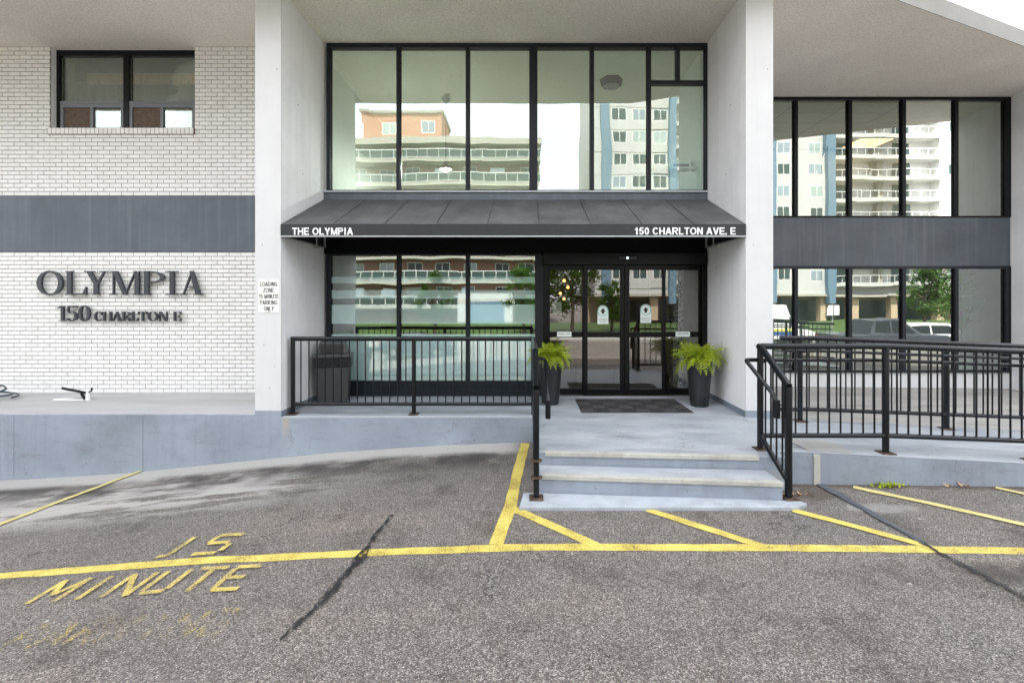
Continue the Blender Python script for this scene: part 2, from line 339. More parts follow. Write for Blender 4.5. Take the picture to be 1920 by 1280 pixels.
simple('far_curtain', (.35, .42, .40, 1), .9); simple('far_shade', (.30, .28, .24, 1), .9)
simple('car_grey', (.05, .055, .07, 1), .2); simple('car_white', (.75, .75, .75, 1), .25); simple('car_glass', (.006, .008, .01, 1), .05)
simple('tyre', (.012, .012, .012, 1), .8); simple('rim_metal', (.4, .4, .4, 1), .35, .8)
simple('stripe_yellow', (.6, .6, .05, 1), .4); simple('stripe_blue', (.03, .08, .3, 1), .4); simple('tail_red', (.4, .02, .02, 1), .3)
simple('sidewalk', (.34, .33, .31, 1), .9, var=.1)

# ------------------------------------------------------------------ mesh helpers
WL = {}     # world location of every object made here
class MB:
    def __init__(s): s.v = []; s.f = []
    def add(s, vs, fs):
        o = len(s.v); s.v += [tuple(v) for v in vs]; s.f += [tuple(i+o for i in f) for f in fs]; return s
    def box(s, x0, x1, y0, y1, z0, z1):
        return s.add([(x0, y0, z0), (x1, y0, z0), (x1, y1, z0), (x0, y1, z0), (x0, y0, z1), (x1, y0, z1), (x1, y1, z1), (x0, y1, z1)],
                     [(0, 3, 2, 1), (4, 5, 6, 7), (0, 1, 5, 4), (1, 2, 6, 5), (2, 3, 7, 6), (3, 0, 4, 7)])
    def prism(s, base, top):
        n = len(base)
        return s.add(list(base)+list(top), [tuple(range(n-1, -1, -1)), tuple(range(n, 2*n))]+[(i, (i+1) % n, n+(i+1) % n, n+i) for i in range(n)])
    def wallpoly(s, poly, y0, y1):      # x,z polygon extruded along y
        return s.prism([(x, y0, z) for x, z in poly][::-1], [(x, y1, z) for x, z in poly][::-1])
    def floorpoly(s, poly, z0, z1):
        return s.prism([(x, y, z0) for x, y in poly], [(x, y, z1) for x, y in poly])
    def tube(s, pts, r, n=10, cap=True):
        pts = [Vector(p) for p in pts]; rs = r if isinstance(r, (list, tuple)) else [r]*len(pts)
        o = len(s.v); up = None
        for i, p in enumerate(pts):
            t = (pts[min(i+1, len(pts)-1)]-pts[max(i-1, 0)]).normalized()
            if i not in (0, len(pts)-1):
                a = (p-pts[i-1]).normalized(); b = (pts[i+1]-p).normalized(); t = (a+b).normalized()
            if up is None: up = t.orthogonal().normalized()
            else:
                up = (up-t*up.dot(t)); up = up.normalized() if up.length > 1e-5 else t.orthogonal().normalized()
            w = t.cross(up)
            for k in range(n):
                a = 2*math.pi*k/n; s.v.append(tuple(p+(up*math.cos(a)+w*math.sin(a))*rs[i]))
        for i in range(len(pts)-1):
            for k in range(n):
                s.f.append((o+i*n+k, o+i*n+(k+1) % n, o+(i+1)*n+(k+1) % n, o+(i+1)*n+k))
        if cap:
            s.f.append(tuple(o+k for k in range(n-1, -1, -1))); e = o+(len(pts)-1)*n
            s.f.append(tuple(e+k for k in range(n)))
        return s
    def lathe(s, c, prof, n=28, cap=True):
        o = len(s.v)
        for r, z in prof:
            for k in range(n):
                a = 2*math.pi*k/n; s.v.append((c[0]+r*math.cos(a), c[1]+r*math.sin(a), c[2]+z))
        for i in range(len(prof)-1):
            for k in range(n): s.f.append((o+i*n+k, o+i*n+(k+1) % n, o+(i+1)*n+(k+1) % n, o+(i+1)*n+k))
        if cap:
            s.f.append(tuple(o+k for k in range(n-1, -1, -1))); e = o+(len(prof)-1)*n; s.f.append(tuple(e+k for k in range(n)))
        return s
    def mesh(s, name, mat, off=(0, 0, 0)):
        me = bpy.data.meshes.new(name); ox, oy, oz = off
        me.from_pydata([(x-ox, y-oy, z-oz) for x, y, z in s.v], [], s.f); me.update()
        bm = bmesh.new(); bm.from_mesh(me); bmesh.ops.recalc_face_normals(bm, faces=bm.faces); bm.to_mesh(me); bm.free()
        if mat: me.materials.append(MAT[mat])
        return me
    def build(s, name, mat, parent=None, bevel=0, smooth=False, kind=None, label=None, seg=2):
        if parent is None:
            xs = [v[0] for v in s.v]; ys = [v[1] for v in s.v]; zs = [v[2] for v in s.v]
            off = Vector(((min(xs)+max(xs))/2, (min(ys)+max(ys))/2, min(zs)))
        else: off = WL[parent.name]
        me = s.mesh(name, mat, off); o = bpy.data.objects.new(name, me); COL.objects.link(o)
        if parent is not None: o.parent = parent
        else: o.location = off
        WL[o.name] = off.copy()
        if smooth:
            for p in me.polygons: p.use_smooth = True
            md = o.modifiers.new('edge', 'EDGE_SPLIT'); md.split_angle = R(40)
        if bevel:
            b = o.modifiers.new('bevel', 'BEVEL'); b.width = bevel; b.segments = seg; b.limit_method = 'ANGLE'; b.angle_limit = R(40)
        if kind: o['kind'] = kind
        if label: o['label'] = label
        return o
def copies(name, me, parent, locs):
    out = []
    for L in locs:
        o = bpy.data.objects.new(name, me); COL.objects.link(o); o.parent = parent
        o.location = Vector(L)-WL[parent.name]; WL[o.name] = Vector(L); out.append(o)
    return out
def thing(name, label, cat, loc, group=None):
    o = bpy.data.objects.new(name, None); COL.objects.link(o); o.location = loc; o.empty_display_size = .1
    o['label'] = label; o['category'] = cat
    if group: o['group'] = group
    WL[o.name] = Vector(loc); return o
def tag(o, label, cat, group=None, kind=None):
    o['label'] = label; o['category'] = cat
    if group: o['group'] = group
    if kind: o['kind'] = kind
    return o
def box(*a): return MB().box(*a)
def text_mb(body, x0, x1, zbase, zcap, y, depth=.002, bold=.0, ground=False):
    """lettering fitted into x0..x1 and zbase..zcap, standing on the plane Y=y, facing the camera"""
    c = bpy.data.curves.new('lettering', 'FONT'); c.body = body; c.size = 1; c.offset = bold; c.resolution_u = 3
    t = bpy.data.objects.new('lettering', c); me = bpy.data.meshes.new_from_object(t)
    vs = [v.co.copy() for v in me.vertices]; fs = [tuple(p.vertices) for p in me.polygons]
    bpy.data.meshes.remove(me); bpy.data.objects.remove(t); bpy.data.curves.remove(c)
    ax, bx = min(v.x for v in vs), max(v.x for v in vs); az, bz = min(v.y for v in vs), max(v.y for v in vs)
    mb = MB(); P = [(x0+(v.x-ax)/(bx-ax)*(x1-x0), zbase+(v.y-az)/(bz-az)*(zcap-zbase)) for v in vs]
    mb.add([(p[0], y, p[1]) for p in P], fs)
    return mb

def ann(cx, cz, ro, rz, ri, rzi, a0=0, a1=360, n=28):
    q = []
    for i in range(n):
        a, b = R(a0+(a1-a0)*i/n), R(a0+(a1-a0)*(i+1)/n)
        q.append([(cx+ri*math.cos(a), cz+rzi*math.sin(a)), (cx+ro*math.cos(a), cz+rz*math.sin(a)), (cx+ro*math.cos(b), cz+rz*math.sin(b)), (cx+ri*math.cos(b), cz+rzi*math.sin(b))])
    return q
def rect(a, b, c, d): return [(a, c), (b, c), (b, d), (a, d)]
def diag(xa, za, xb, zb, w): return [(xa-w/2, za), (xa+w/2, za), (xb+w/2, zb), (xb-w/2, zb)]

def sans_glyph(ch, w, h, t):
    """heavy grotesque capitals: convex pieces in a w x h cell"""
    def dg(xa, za, xb, zb, q=None):
        q = q or t*1.12; return [(xa-q/2, za), (xa+q/2, za), (xb+q/2, zb), (xb-q/2, zb)]
    V_ = lambda x: rect(x, x+t, 0, h); tb = t*.88
    H_ = lambda z, a=0, b=None: rect(a, w if b is None else b, z, z+tb)
    O_ = lambda a0=0, a1=360, n=26: ann(w/2, h/2, w/2, h*.51, w/2-t, h*.51-tb, a0, a1, n)
    if ch in 'O0': return O_()
    if ch == 'C': return O_(38, 322)
    if ch == 'G': return O_(38, 360)+[rect(w*.55, w, h*.40, h*.40+tb), rect(w-t, w, h*.1, h*.42)]
    if ch == 'I': return [rect(w/2-t/2, w/2+t/2, 0, h)]
    if ch == '1': return [rect(w*.62-t/2, w*.62+t/2, 0, h), [(w*.62-t/2, h*.72), (w*.62-t/2, h*.9), (w*.16, h*.74), (w*.16, h*.58)]]
    if ch == 'L': return [V_(0), H_(0)]
    if ch == 'T': return [H_(h-tb), rect(w/2-t/2, w/2+t/2, 0, h-tb)]
    if ch == 'H': return [V_(0), V_(w-t), rect(t, w-t, h*.5-tb/2, h*.5+tb/2)]
    if ch == 'E': return [V_(0), H_(0, t), H_(h-tb, t), H_(h*.5-tb/2, t, w*.92)]
    if ch == 'N': return [V_(0), V_(w-t), dg(w-t*.55, 0, t*.55, h, t*1.15)]
    if ch == 'M': return [V_(0), V_(w-t), dg(w/2, 0, t*.5, h, t), dg(w/2, 0, w-t*.5, h, t)]
    if ch == 'A': return [dg(t*.5, 0, w/2, h), dg(w-t*.5, 0, w/2, h), rect(w*.22, w*.78, h*.24, h*.24+tb)]
    if ch == 'V': return [dg(w/2, 0, t*.5, h), dg(w/2, 0, w-t*.5, h)]
    if ch == 'Y': return [rect(w/2-t/2, w/2+t/2, 0, h*.45), dg(w/2, h*.4, t*.55, h), dg(w/2, h*.4, w-t*.55, h)]
    if ch == 'U': return [rect(0, t, h*.3, h), rect(w-t, w, h*.3, h)]+ann(w/2, h*.33, w/2, h*.34, w/2-t, h*.34-tb, 180, 360, 14)
    if ch == 'Z': return [H_(0), H_(h-tb), dg(t*.6, tb, w-t*.6, h-tb, t*1.2)]
    if ch == 'K': return [V_(0), dg(w-t*.6, 0, w*.3, h*.58, t*1.2), dg(t*.9, h*.3, w-t*.6, h, t*1.2)]
    if ch == 'D': return [V_(0)]+ann(w*.42, h/2, w*.58, h/2, w*.58-t, h/2-tb, -90, 90, 16)+[rect(t, w*.43, 0, tb), rect(t, w*.43, h-tb, h)]
    if ch in 'PR':
        q = [V_(0), rect(t, w*.56, h-tb, h), rect(t, w*.56, h*.42, h*.42+tb)]+ann(w*.55, h*.71, w*.45, h*.29, w*.45-t, h*.29-tb, -90, 90, 12)
        if ch == 'R': q.append(dg(w-t*.55, 0, w*.5, h*.44, t*1.15))
        return q
    if ch == '5': return [rect(w*.12, w*.92, h-tb, h), dg(w*.1, h*.45, w*.18, h-tb, t*.9)]+ann(w*.46, h*.33, w*.5, h*.335, w*.5-t, h*.335-tb, -160, 140, 18)
    if ch == '.': return [rect(0, t*1.05, 0, t*1.05)]
    return []
SANS_W = dict(zip('OCGI1LTHENMAVYUZKDPR50. ', (.76, .70, .74, .30, .52, .56, .60, .66, .60, .66, .78, .72, .68, .68, .66, .60, .70, .68, .62, .70, .54, .54, .2, .26)))
def sans_text(body, x0, x1, z0, z1, y, mat, parent, weight=.2):
    """one mesh per word"""
    h = z1-z0; gap = .075; tot = sum(SANS_W[c]+gap for c in body)-gap; k = (x1-x0)/tot; mb = MB(); x = x0
    for c in body+' ':
        if c == ' ':
            if mb.v: mb.build('lettering', mat, parent=parent)
            mb = MB()
        w = SANS_W[c]*k
        for i, pg in enumerate(sans_glyph(c, w, h, min(weight*h, w if c in 'I.' else w*.34))):
            mb.add([(x+a, y-.00015*(i % 6), z0+b) for a, b in pg], [tuple(range(len(pg)))])
        x += w+gap*k

# ------------------------------------------------------------------ ground
GX = [(-300, -2.0), (-30, -1.6), (-12, -.80), (-7.5, -.55), (-6.4, -.49), (-5.5, -.43), (-4.25, -.30), (-2.65, -.14), (-1.2, -.045), (0, 0), (3, 0), (5.5, -.03), (12, -.08), (300, -.1)]
def ground_z(x, y):
    z = GX[-1][1]
    for (a, za), (b, zb) in zip(GX, GX[1:]):
        if a <= x <= b: z = za+(zb-za)*(x-a)/(b-a); break
    t = min(1, max(0, (1.0-y)/8.0)); z += -1.15*t*t*(3-2*t)*(1 if z > -1 else max(0, (2+z)))
    if x > 3.4 and y > 5:
        z += min(1, (x-3.4)/.5)*.13*min(1, max(0, (y-6)/3.7))
    return z
def gp(px, py, lift=0):
    """the point of the ground met by the ray through a photo pixel (used to survey the markings)"""
    D = 4
    for _ in range(40):
        z = ground_z(wx(px, D), D); D = (CZ-z)*F/(py-VY)
    return Vector((wx(px, D), D, ground_z(wx(px, D), D)+lift))
def axis(lo, hi, step, far):
    a = []; v = lo
    while v < hi+1e-6: a.append(round(v, 4)); v += step
    e = []; d = step
    v = hi
    while v < far: d *= 1.6; v += d; e.append(v)
    e2 = []; d = step; v = lo
    while v > -far: d *= 1.6; v -= d; e2.append(v)
    return e2[::-1]+a+e
ax_ = axis(-11, 11, .25, 400); ay_ = axis(-9, 10.25, .25, 400)
gm = MB(); gm.v = [(x, y, ground_z(x, y)) for y in ay_ for x in ax_]; nx = len(ax_)
gm.f = [(j*nx+i, j*nx+i+1, (j+1)*nx+i+1, (j+1)*nx+i) for j in range(len(ay_)-1) for i in range(nx-1)]
ground = gm.build('asphalt_ground', 'asphalt', smooth=False, kind='structure')
for p in ground.data.polygons: p.use_smooth = True

# painted lines, cracks
def strip(pts, w, lift, jitter=0, wfun=None):
    P = []
    for a, b in zip(pts, pts[1:]):
        n = max(1, int((b-a).length/.12))
        P += [a+(b-a)*(i/n) for i in range(n)]
    P.append(pts[-1]); mb = MB(); L = []
    for i, p in enumerate(P):
        t = (P[min(i+1, len(P)-1)]-P[max(0, i-1)]); t.z = 0; t.normalize(); n = Vector((-t.y, t.x, 0))
        ww = (wfun(i/(len(P)-1)) if wfun else w)/2
        for s_ in (-1, 1):
            q = p+n*s_*ww+Vector((random.uniform(-1, 1), random.uniform(-1, 1), 0))*jitter
            L.append((q.x, q.y, max(ground_z(q.x, q.y), p.z-.02)+lift))
    mb.add(L, [(2*i, 2*i+1, 2*i+3, 2*i+2) for i in range(len(P)-1)]); return mb
LINES = [([(-60, 1087), (0, 1080), (250, 1061), (500, 1046), (700, 1036), (920, 1028), (1100, 1026), (1430, 1027), (1720, 1030), (1920, 1033), (2000, 1035)], .10, 'road_yellow'),
         ([(985, 831), (972, 880), (957, 950), (930, 1021)], .118, 'road_yellow'),
         ([(962, 954), (1040, 988), (1122, 1026)], .098, 'road_yellow'),
         ([(1214, 956), (1320, 990), (1430, 1025)], .094, 'road_yellow'),
         ([(1487, 957), (1600, 987), (1745, 1027)], .09, 'road_yellow'),
         ([(1600, 914), (1760, 948), (1940, 989)], .088, 'road_yellow_pale'),
         ([(1867, 915), (1990, 942)], .07, 'road_yellow_pale'),
         ([(-30, 996), (0, 984), (130, 934), (268, 882)], .088, 'road_yellow_pale')]
for i, (pp, w, mt) in enumerate(LINES):
    strip([gp(*p) for p in pp], w, .004+.0012*i, .005).build('painted_line', mt, kind='structure')
strip([gp(*p) for p in [(733, 968), (705, 1003), (676, 1046), (640, 1090), (590, 1145), (522, 1204)]], .05, .016, .016,
      lambda t: .028+.038*math.sin(t*math.pi)+.012*math.sin(t*37)).build('crack_sealant', 'tar_black', kind='structure')
strip([gp(*p) for p in [(1538, 909), (1600, 944), (1670, 984), (1740, 1025)]], .09, .012, .012, lambda t: .095-.05*t).build('crack_sealant', 'tar_grey', kind='structure')
strip([gp(*p) for p in [(1725, 1016), (1780, 1048), (1850, 1084), (1935, 1130), (2000, 1165)]], .05, .013, .014, lambda t: .042+.012*math.sin(t*23)).build('crack_sealant', 'tar_black', kind='structure')
# stencilled words on the asphalt: strokes in a 0..1 x 0..1 cell
ST = {'1': [(.5, 0, .5, 1), (.2, 0, .5, .02)], '5': [(.95, 1, .15, 1), (.15, .95, .15, .58), (.15, .56, .8, .56), (.88, .5, .88, .12), (.8, .02, .1, .02)],
      'M': [(.05, 0, .05, 1), (.05, 1, .5, .3), (.5, .3, .95, 1), (.95, 1, .95, 0)], 'I': [(.5, 0, .5, 1)], 'N': [(.1, 0, .1, 1), (.1, 1, .9, 0), (.9, 0, .9, 1)],
      'U': [(.1, 1, .1, .15), (.12, .06, .88, .06), (.9, .15, .9, 1)], 'T': [(0, 1, 1, 1), (.5, .92, .5, 0)], 'E': [(.1, 0, .1, .92), (.1, 1, .95, 1), (.18, .52, .75, .52), (.1, 0, .95, 0)],
      'P': [(.1, 0, .1, .92), (.1, 1, .8, 1), (.9, .92, .9, .6), (.8, .5, .18, .5)], 'A': [(0, 0, .45, 1), (.55, 1, 1, 0), (.25, .35, .75, .35)],
      'R': [(.1, 0, .1, .92), (.1, 1, .8, 1), (.9, .92, .9, .6), (.8, .5, .18, .5), (.5, .45, .95, 0)], 'K': [(.1, 0, .1, 1), (.18, .5, .9, 1), (.3, .6, .95, 0)],
      'G': [(.9, .95, .15, 1), (.1, .9, .1, .1), (.15, 0, .9, 0), (.9, .08, .9, .45), (.9, .48, .55, .48)]}
def stencil(word, P0, P1, h, mat, sw):
    mb = MB(); n = len(word); d = (P1-P0); d.z = 0; L = d.length; d.normalize(); up = Vector((-d.y, d.x, 0))
    cw = L/n
    k = 0
    for i, ch in enumerate(word):
        for (a, b, c, e) in ST[ch]:
            q0 = P0+d*(cw*(i+.08+.84*a))+up*h*b; q1 = P0+d*(cw*(i+.08+.84*c))+up*h*e
            nseg = 4; t = (q1-q0); t.z = 0; t.normalize(); nn = Vector((-t.y, t.x, 0))*sw/2
            vs = []
            for s_ in range(nseg+1):
                q = q0+(q1-q0)*(s_/nseg)
                for sg in (-1, 1):
                    w_ = q+nn*sg; vs.append((w_.x, w_.y, ground_z(w_.x, w_.y)+.014+.0006*(k % 6)))
            mb.add(vs, [(2*s_, 2*s_+1, 2*s_+3, 2*s_+2) for s_ in range(nseg)]); k += 1
    return mb.build('painted_word', mat, kind='structure')
stencil('15', gp(276, 1047), gp(420, 1039), .30, 'stencil_yellow', .05)
stencil('MINUTE', gp(40, 1136), gp(455, 1106), .28, 'stencil_yellow', .045)
stencil('PARKING', gp(-20, 1228), gp(420, 1190), .22, 'stencil_yellow_faded', .045)

# ------------------------------------------------------------------ main dimensions
D0, D1, DB, D2 = 6.34, 7.727, 7.8, 9.77
FL, LEDGE, PAD, TR = .345, .385, .036, .21
SOF = 6.33
XL0, XL1, XR0, XR1 = -3.797, -3.431, 3.066, 3.453     # the two pillars
XWR = 10.4
# soffit slab, its front edge turning away on the right
MB().floorpoly([(-16, 5.4), (2.28, 5.4), (12.5, 9.29), (12.5, 14), (-16, 14)], SOF, SOF+.268).build('soffit', 'stucco', kind='structure')
fa = MB(); fp = [(-16, 5.4), (2.28, 5.4), (12.5, 9.29)]
for (a, b), (c, d) in zip(fp, fp[1:]): fa.prism([(a, b-.006, SOF-.002), (c, d-.006, SOF-.002), (c, d+.003, SOF-.002), (a, b+.003, SOF-.002)], [(a, b-.006, SOF+.27), (c, d-.006, SOF+.27), (c, d+.003, SOF+.27), (a, b+.003, SOF+.27)])
fa.build('fascia', 'fascia_stucco_dimmed', kind='structure')
# the storeys above the soffit, set a little back from its edge (out of the picture, but they shade the forecourt)
up_ = thing('upper_storeys', 'storeys of the same building above the soffit, out of the picture', 'building', (-8, 10, SOF+.27))
MB().floorpoly([(-40, 6.0), (2.2, 6.0), (8.2, 8.3), (8.2, 22), (-40, 22)], SOF+.271, 14.5).build('wall', 'recess_paint', parent=up_)
# ledges, porch, steps, ramp
tag(MB().box(-12, XL1-.002, D0, 9.2, -1.6, LEDGE).build('retaining_wall', 'kerb_paint', bevel=.012), 'blue grey painted retaining wall sloping under the brick wall', 'wall')
jw = MB()
for px_j in (26, 268): jw.box(wx(px_j, D0)-.004, wx(px_j, D0)+.004, D0-.0015, D0+.01, -1.2, LEDGE-.015)
jw.build('control_joint', 'base_paint', kind='structure')
ledge = MB().box(-12, XL0, D0+.03, DB+.02, LEDGE, LEDGE+.006).build('ledge', 'ledge_concrete', kind='structure')
MB().box(-12, XL0, D0+.004, D0+.03, LEDGE, LEDGE+.004).build('ledge_edge', 'edge_wear', parent=ledge)
porch = MB().box(XL1, .118, D0+.002, D1+1.5, -.6, FL).floorpoly([(.12, 4.90), (2.72, 4.745), (2.72, D1+1.5), (.12, D1+1.5)], -.4, FL).box(2.721, XR0+.002, 6.421, D1+1.5, -.4, FL).build('porch', 'porch_paint', kind='structure')
tag(MB().box(XL1, .116, D0-.012, D0, -.6, FL-.004).build('porch_wall', 'porch_wall_paint'), 'grey painted concrete face under the porch railing', 'wall')
MB().box(XL1+.02, .115, D0-.011, D0+.05, FL-.003, FL+.004).build('porch_edge', 'edge_wear', parent=porch)
step_ = MB().floorpoly([(.12, 4.61), (2.50, 4.42), (2.50, 4.745), (.12, 4.895)], -.3, TR).build('stair_step', 'porch_paint', kind='structure', bevel=.006)
MB().floorpoly([(-.07, 4.283), (2.56, 4.283), (2.70, 4.36), (2.66, 4.42), (.1, 4.60), (-.03, 4.60)], -.2, PAD).build('step_pad', 'pad_paint', kind='structure', bevel=.008)
def nose(xa, ya, xb, yb, z, par):
    e = .003; ya -= .014; yb -= .014
    return MB().floorpoly([(xa, ya-e), (xb, yb-e), (xb, yb+.07), (xa, ya+.07)], z-.04, z+e).build('nosing', 'nosing', parent=par, bevel=.004)
MB().add([(.125, 4.6075, -.1), (2.495, 4.4175, -.1), (2.495, 4.4175, TR-.006), (.125, 4.6075, TR-.006)], [(0, 1, 2, 3)]).build('riser', 'kerb_paint', parent=step_)
MB().add([(.125, 4.8975, TR), (2.715, 4.7425, TR), (2.715, 4.7425, FL-.004), (.125, 4.8975, FL-.004)], [(0, 1, 2, 3)]).build('riser', 'kerb_paint', parent=porch)
nose(.20, 4.895, 2.44, 4.761, FL, porch); nose(.16, 4.607, 2.50, 4.42, TR, step_)
def ramp_z(x): return FL-(max(0, x-3.0))*.052
xs_ = [2.722, 3.0, 4, 5, 6, 7, 8, 9.2]
rm = MB()
for a, b in zip(xs_, xs_[1:]):
    rm.prism([(a, 4.90, -.5), (b, 4.90, -.5), (b, 6.42, -.5), (a, 6.42, -.5)], [(a, 4.90, ramp_z(a)), (b, 4.90, ramp_z(b)), (b, 6.42, ramp_z(b)), (a, 6.42, ramp_z(a))])
ramp = rm.build('access_ramp', 'porch_paint', kind='structure')
rw = MB()
for a, b in zip(xs_, xs_[1:]): rw.add([(a, 4.894, -.4), (b, 4.894, -.4), (b, 4.894, ramp_z(b)-.003), (a, 4.894, ramp_z(a)-.003)], [(0, 1, 2, 3)])
rw.build('ramp_face', 'kerb_paint', parent=ramp)
rw = MB()
for a, b in zip(xs_, xs_[1:]): rw.add([(a, 4.897, ramp_z(a)+.003), (b, 4.897, ramp_z(b)+.003), (b, 4.935, ramp_z(b)+.003), (a, 4.935, ramp_z(a)+.003)], [(0, 1, 2, 3)])
rw.build('ramp_edge', 'edge_wear', parent=ramp)
MB().add([(3.06, 4.93, ramp_z(3.06)+.008), (3.56, 4.93, ramp_z(3.56)+.008), (3.56, 5.36, ramp_z(3.56)+.008), (3.06, 5.36, ramp_z(3.06)+.008)], [(0, 1, 2, 3)]).build('threshold_plate', 'checker_plate', parent=ramp)
MB().box(3.095, 3.165, 4.878, 4.892, -.03, FL-.02).build('joint_strip', 'nosing', parent=ramp, bevel=.003)

wk = MB(); gx_ = [3.46+.2*i for i in range(35)]; gy_ = [6.45+.26*j for j in range(14)]
wk.add([(x, y, ground_z(x, y)+.012) for y in gy_ for x in gx_], [(j*35+i, j*35+i+1, (j+1)*35+i+1, (j+1)*35+i) for j in range(13) for i in range(34)])
wk.build('rear_pale_sheet', 'lightened_asphalt', kind='structure')  # added sheet whose pale colour brightens the shaded asphalt here
# ------------------------------------------------------------------ brick wall of the left wing
BW, BH = .2055, .0702
wallL = thing('brick_wall', 'white painted brick wall with a wide slate grey band and one window', 'wall', (-7, DB, LEDGE))
Zb0, Zb1 = wz(473, DB), wz(367, DB)
WX0, WX1, WZ0, WZ1 = wx(94, DB), wx(365, DB), wz(241, DB), SOF-.04
ml = MB().box(-12, XL0+.1, DB+.006, DB+.02, LEDGE, Zb0).box(-12, XL0+.1, DB+.006, DB+.02, Zb1, WZ0-.1)
ml.box(-12, WX0-.006, DB+.006, DB+.02, WZ0-.1, SOF).box(WX1+.006, XL0+.1, DB+.006, DB+.02, WZ0-.1, SOF).build('mortar', 'mortar', parent=wallL)
MB().box(-12, XL0+.1, DB-.012, DB+.02, Zb0+.002, Zb1-.002).build('band', 'slate_paint', parent=wallL)
cells = []
def rows(z0, z1, n0):
    n = int(round((z1-z0)/BH)); h = (z1-z0)/n
    for r in range(n):
        z = z0+r*h; off = (0, .5)[(r+n0) % 2]*BW
        x = -12+off
        while x < XL0+.05:
            xa, xb = x, x+BW; zc = z+h/2
            pieces = [(xa, xb)]
            if zc > WZ0-.1 and zc < SOF:
                if xa < WX1 and xb > WX0:
                    pieces = []
                    if xa < WX0-.02: pieces.append((xa, WX0))
                    if xb > WX1+.02: pieces.append((WX1, xb))
            for a, b in pieces: cells.append((a, b, z, h))
            x += BW
rows(LEDGE, Zb0, 0); rows(Zb1, SOF-.002, 1)
J = .0052
bm_full = MB().prism([(-BW/2+J, 0.0, -BH/2+J), (BW/2-J, 0.0, -BH/2+J), (BW/2-J, 0.0, BH/2-J), (-BW/2+J, 0.0, BH/2-J)][::-1],
                     [(-BW/2+J, .012, -BH/2+J), (BW/2-J, .012, -BH/2+J), (BW/2-J, .012, BH/2-J), (-BW/2+J, .012, BH/2-J)][::-1]).mesh('brick', 'brick_paint')
inview = [c for c in cells if c[0] > -9.0 and c[1] < XL0 and abs(c[1]-c[0]-BW) < .002]
inview.sort(key=lambda c: ((c[0]+c[1])/2)**2+(c[2]-CZ)**2)
single = set(id(c) for c in inview[:300])
loc1 = []; stuff = MB()
for c in cells:
    a, b, z, h = c; y = DB-random.uniform(0, .0035)
    if id(c) in single: loc1.append(((a+b)/2, y, z+h/2+random.uniform(-.001, .001)))
    else: stuff.box(a+J, b-J, y, y+.012, z+J, z+h-J)
copies('brick', bm_full, wallL, loc1)
stuff.build('brickwork', 'brick_paint', parent=wallL, kind='stuff')
# soldier sill and reveals
n = int((WX1-WX0+.04)/.073); bmS = MB().box(-.0318, .0318, -.03, .1, -.05, .05).mesh('sill_brick', 'brick_paint')
MB().box(WX0-.03, WX1+.004, DB-.024, DB+.12, WZ0-.105, WZ0-.004).build('sill_mortar', 'sill_mortar', parent=wallL)
copies('sill_brick', bmS, wallL, [(WX0-.02+(i+.5)*(WX1-WX0+.02)/n, DB, WZ0-.052) for i in range(n)])
MB().box(WX0-.10, WX0, DB+.021, DB+.3, WZ0-.02, SOF).build('window_reveal', 'recess_paint', parent=wallL)
MB().box(WX1, WX1+.10, DB+.021, DB+.3, WZ0-.02, SOF).build('window_reveal', 'recess_paint', parent=wallL)
YW = DB+.10
win = MB()
win.box(WX0+.002, WX1-.002, YW, YW+.07, WZ1-.06, SOF-.002)
win.box(WX0+.002, WX0+.07, YW, YW+.07, WZ0, WZ1-.061).box(WX1-.07, WX1-.002, YW, YW+.07, WZ0, WZ1-.061)
mxx = wx(237, YW); win.box(mxx-.05, mxx+.05, YW-.01, YW+.07, WZ0, WZ1-.061)
win = win.build('window', 'black_frame', parent=wallL, bevel=.004)
ztr = wz(193, YW)
for (a, b) in ((WX0+.071, mxx-.051), (mxx+.051, WX1-.071)):
    MB().box(a, b, YW+.03, YW+.036, ztr+.03, WZ1-.06).build('pane', 'window_glass', parent=win)
    fm = MB().box(a, b, YW-.005, YW+.05, ztr-.02, ztr+.03).box(a, b, YW-.005, YW+.05, WZ0, WZ0+.05).box(a, b, YW-.002, YW+.05, ztr-.08, ztr-.021)
    mid = (a+b)/2
    for q in (a, mid-.03, b-.05): fm.box(q, q+.05, YW-.001, YW+.05, WZ0+.05, ztr-.08)
    fm.build('slider_frame', 'screen_frame', parent=win, bevel=.004)
    MB().box(a+.05, mid-.03, YW+.022, YW+.026, WZ0+.05, ztr-.08).build('insect_screen', 'screen_brown', parent=win)
    MB().box(mid+.02, b-.05, YW+.022, YW+.026, WZ0+.05, ztr-.08).build('slider_pane', 'window_glass', parent=win)
    MB().box(mid+.02, b-.05, YW+.1, YW+.11, WZ0+.05, ztr-.14).build('white_board', 'paper', parent=win)

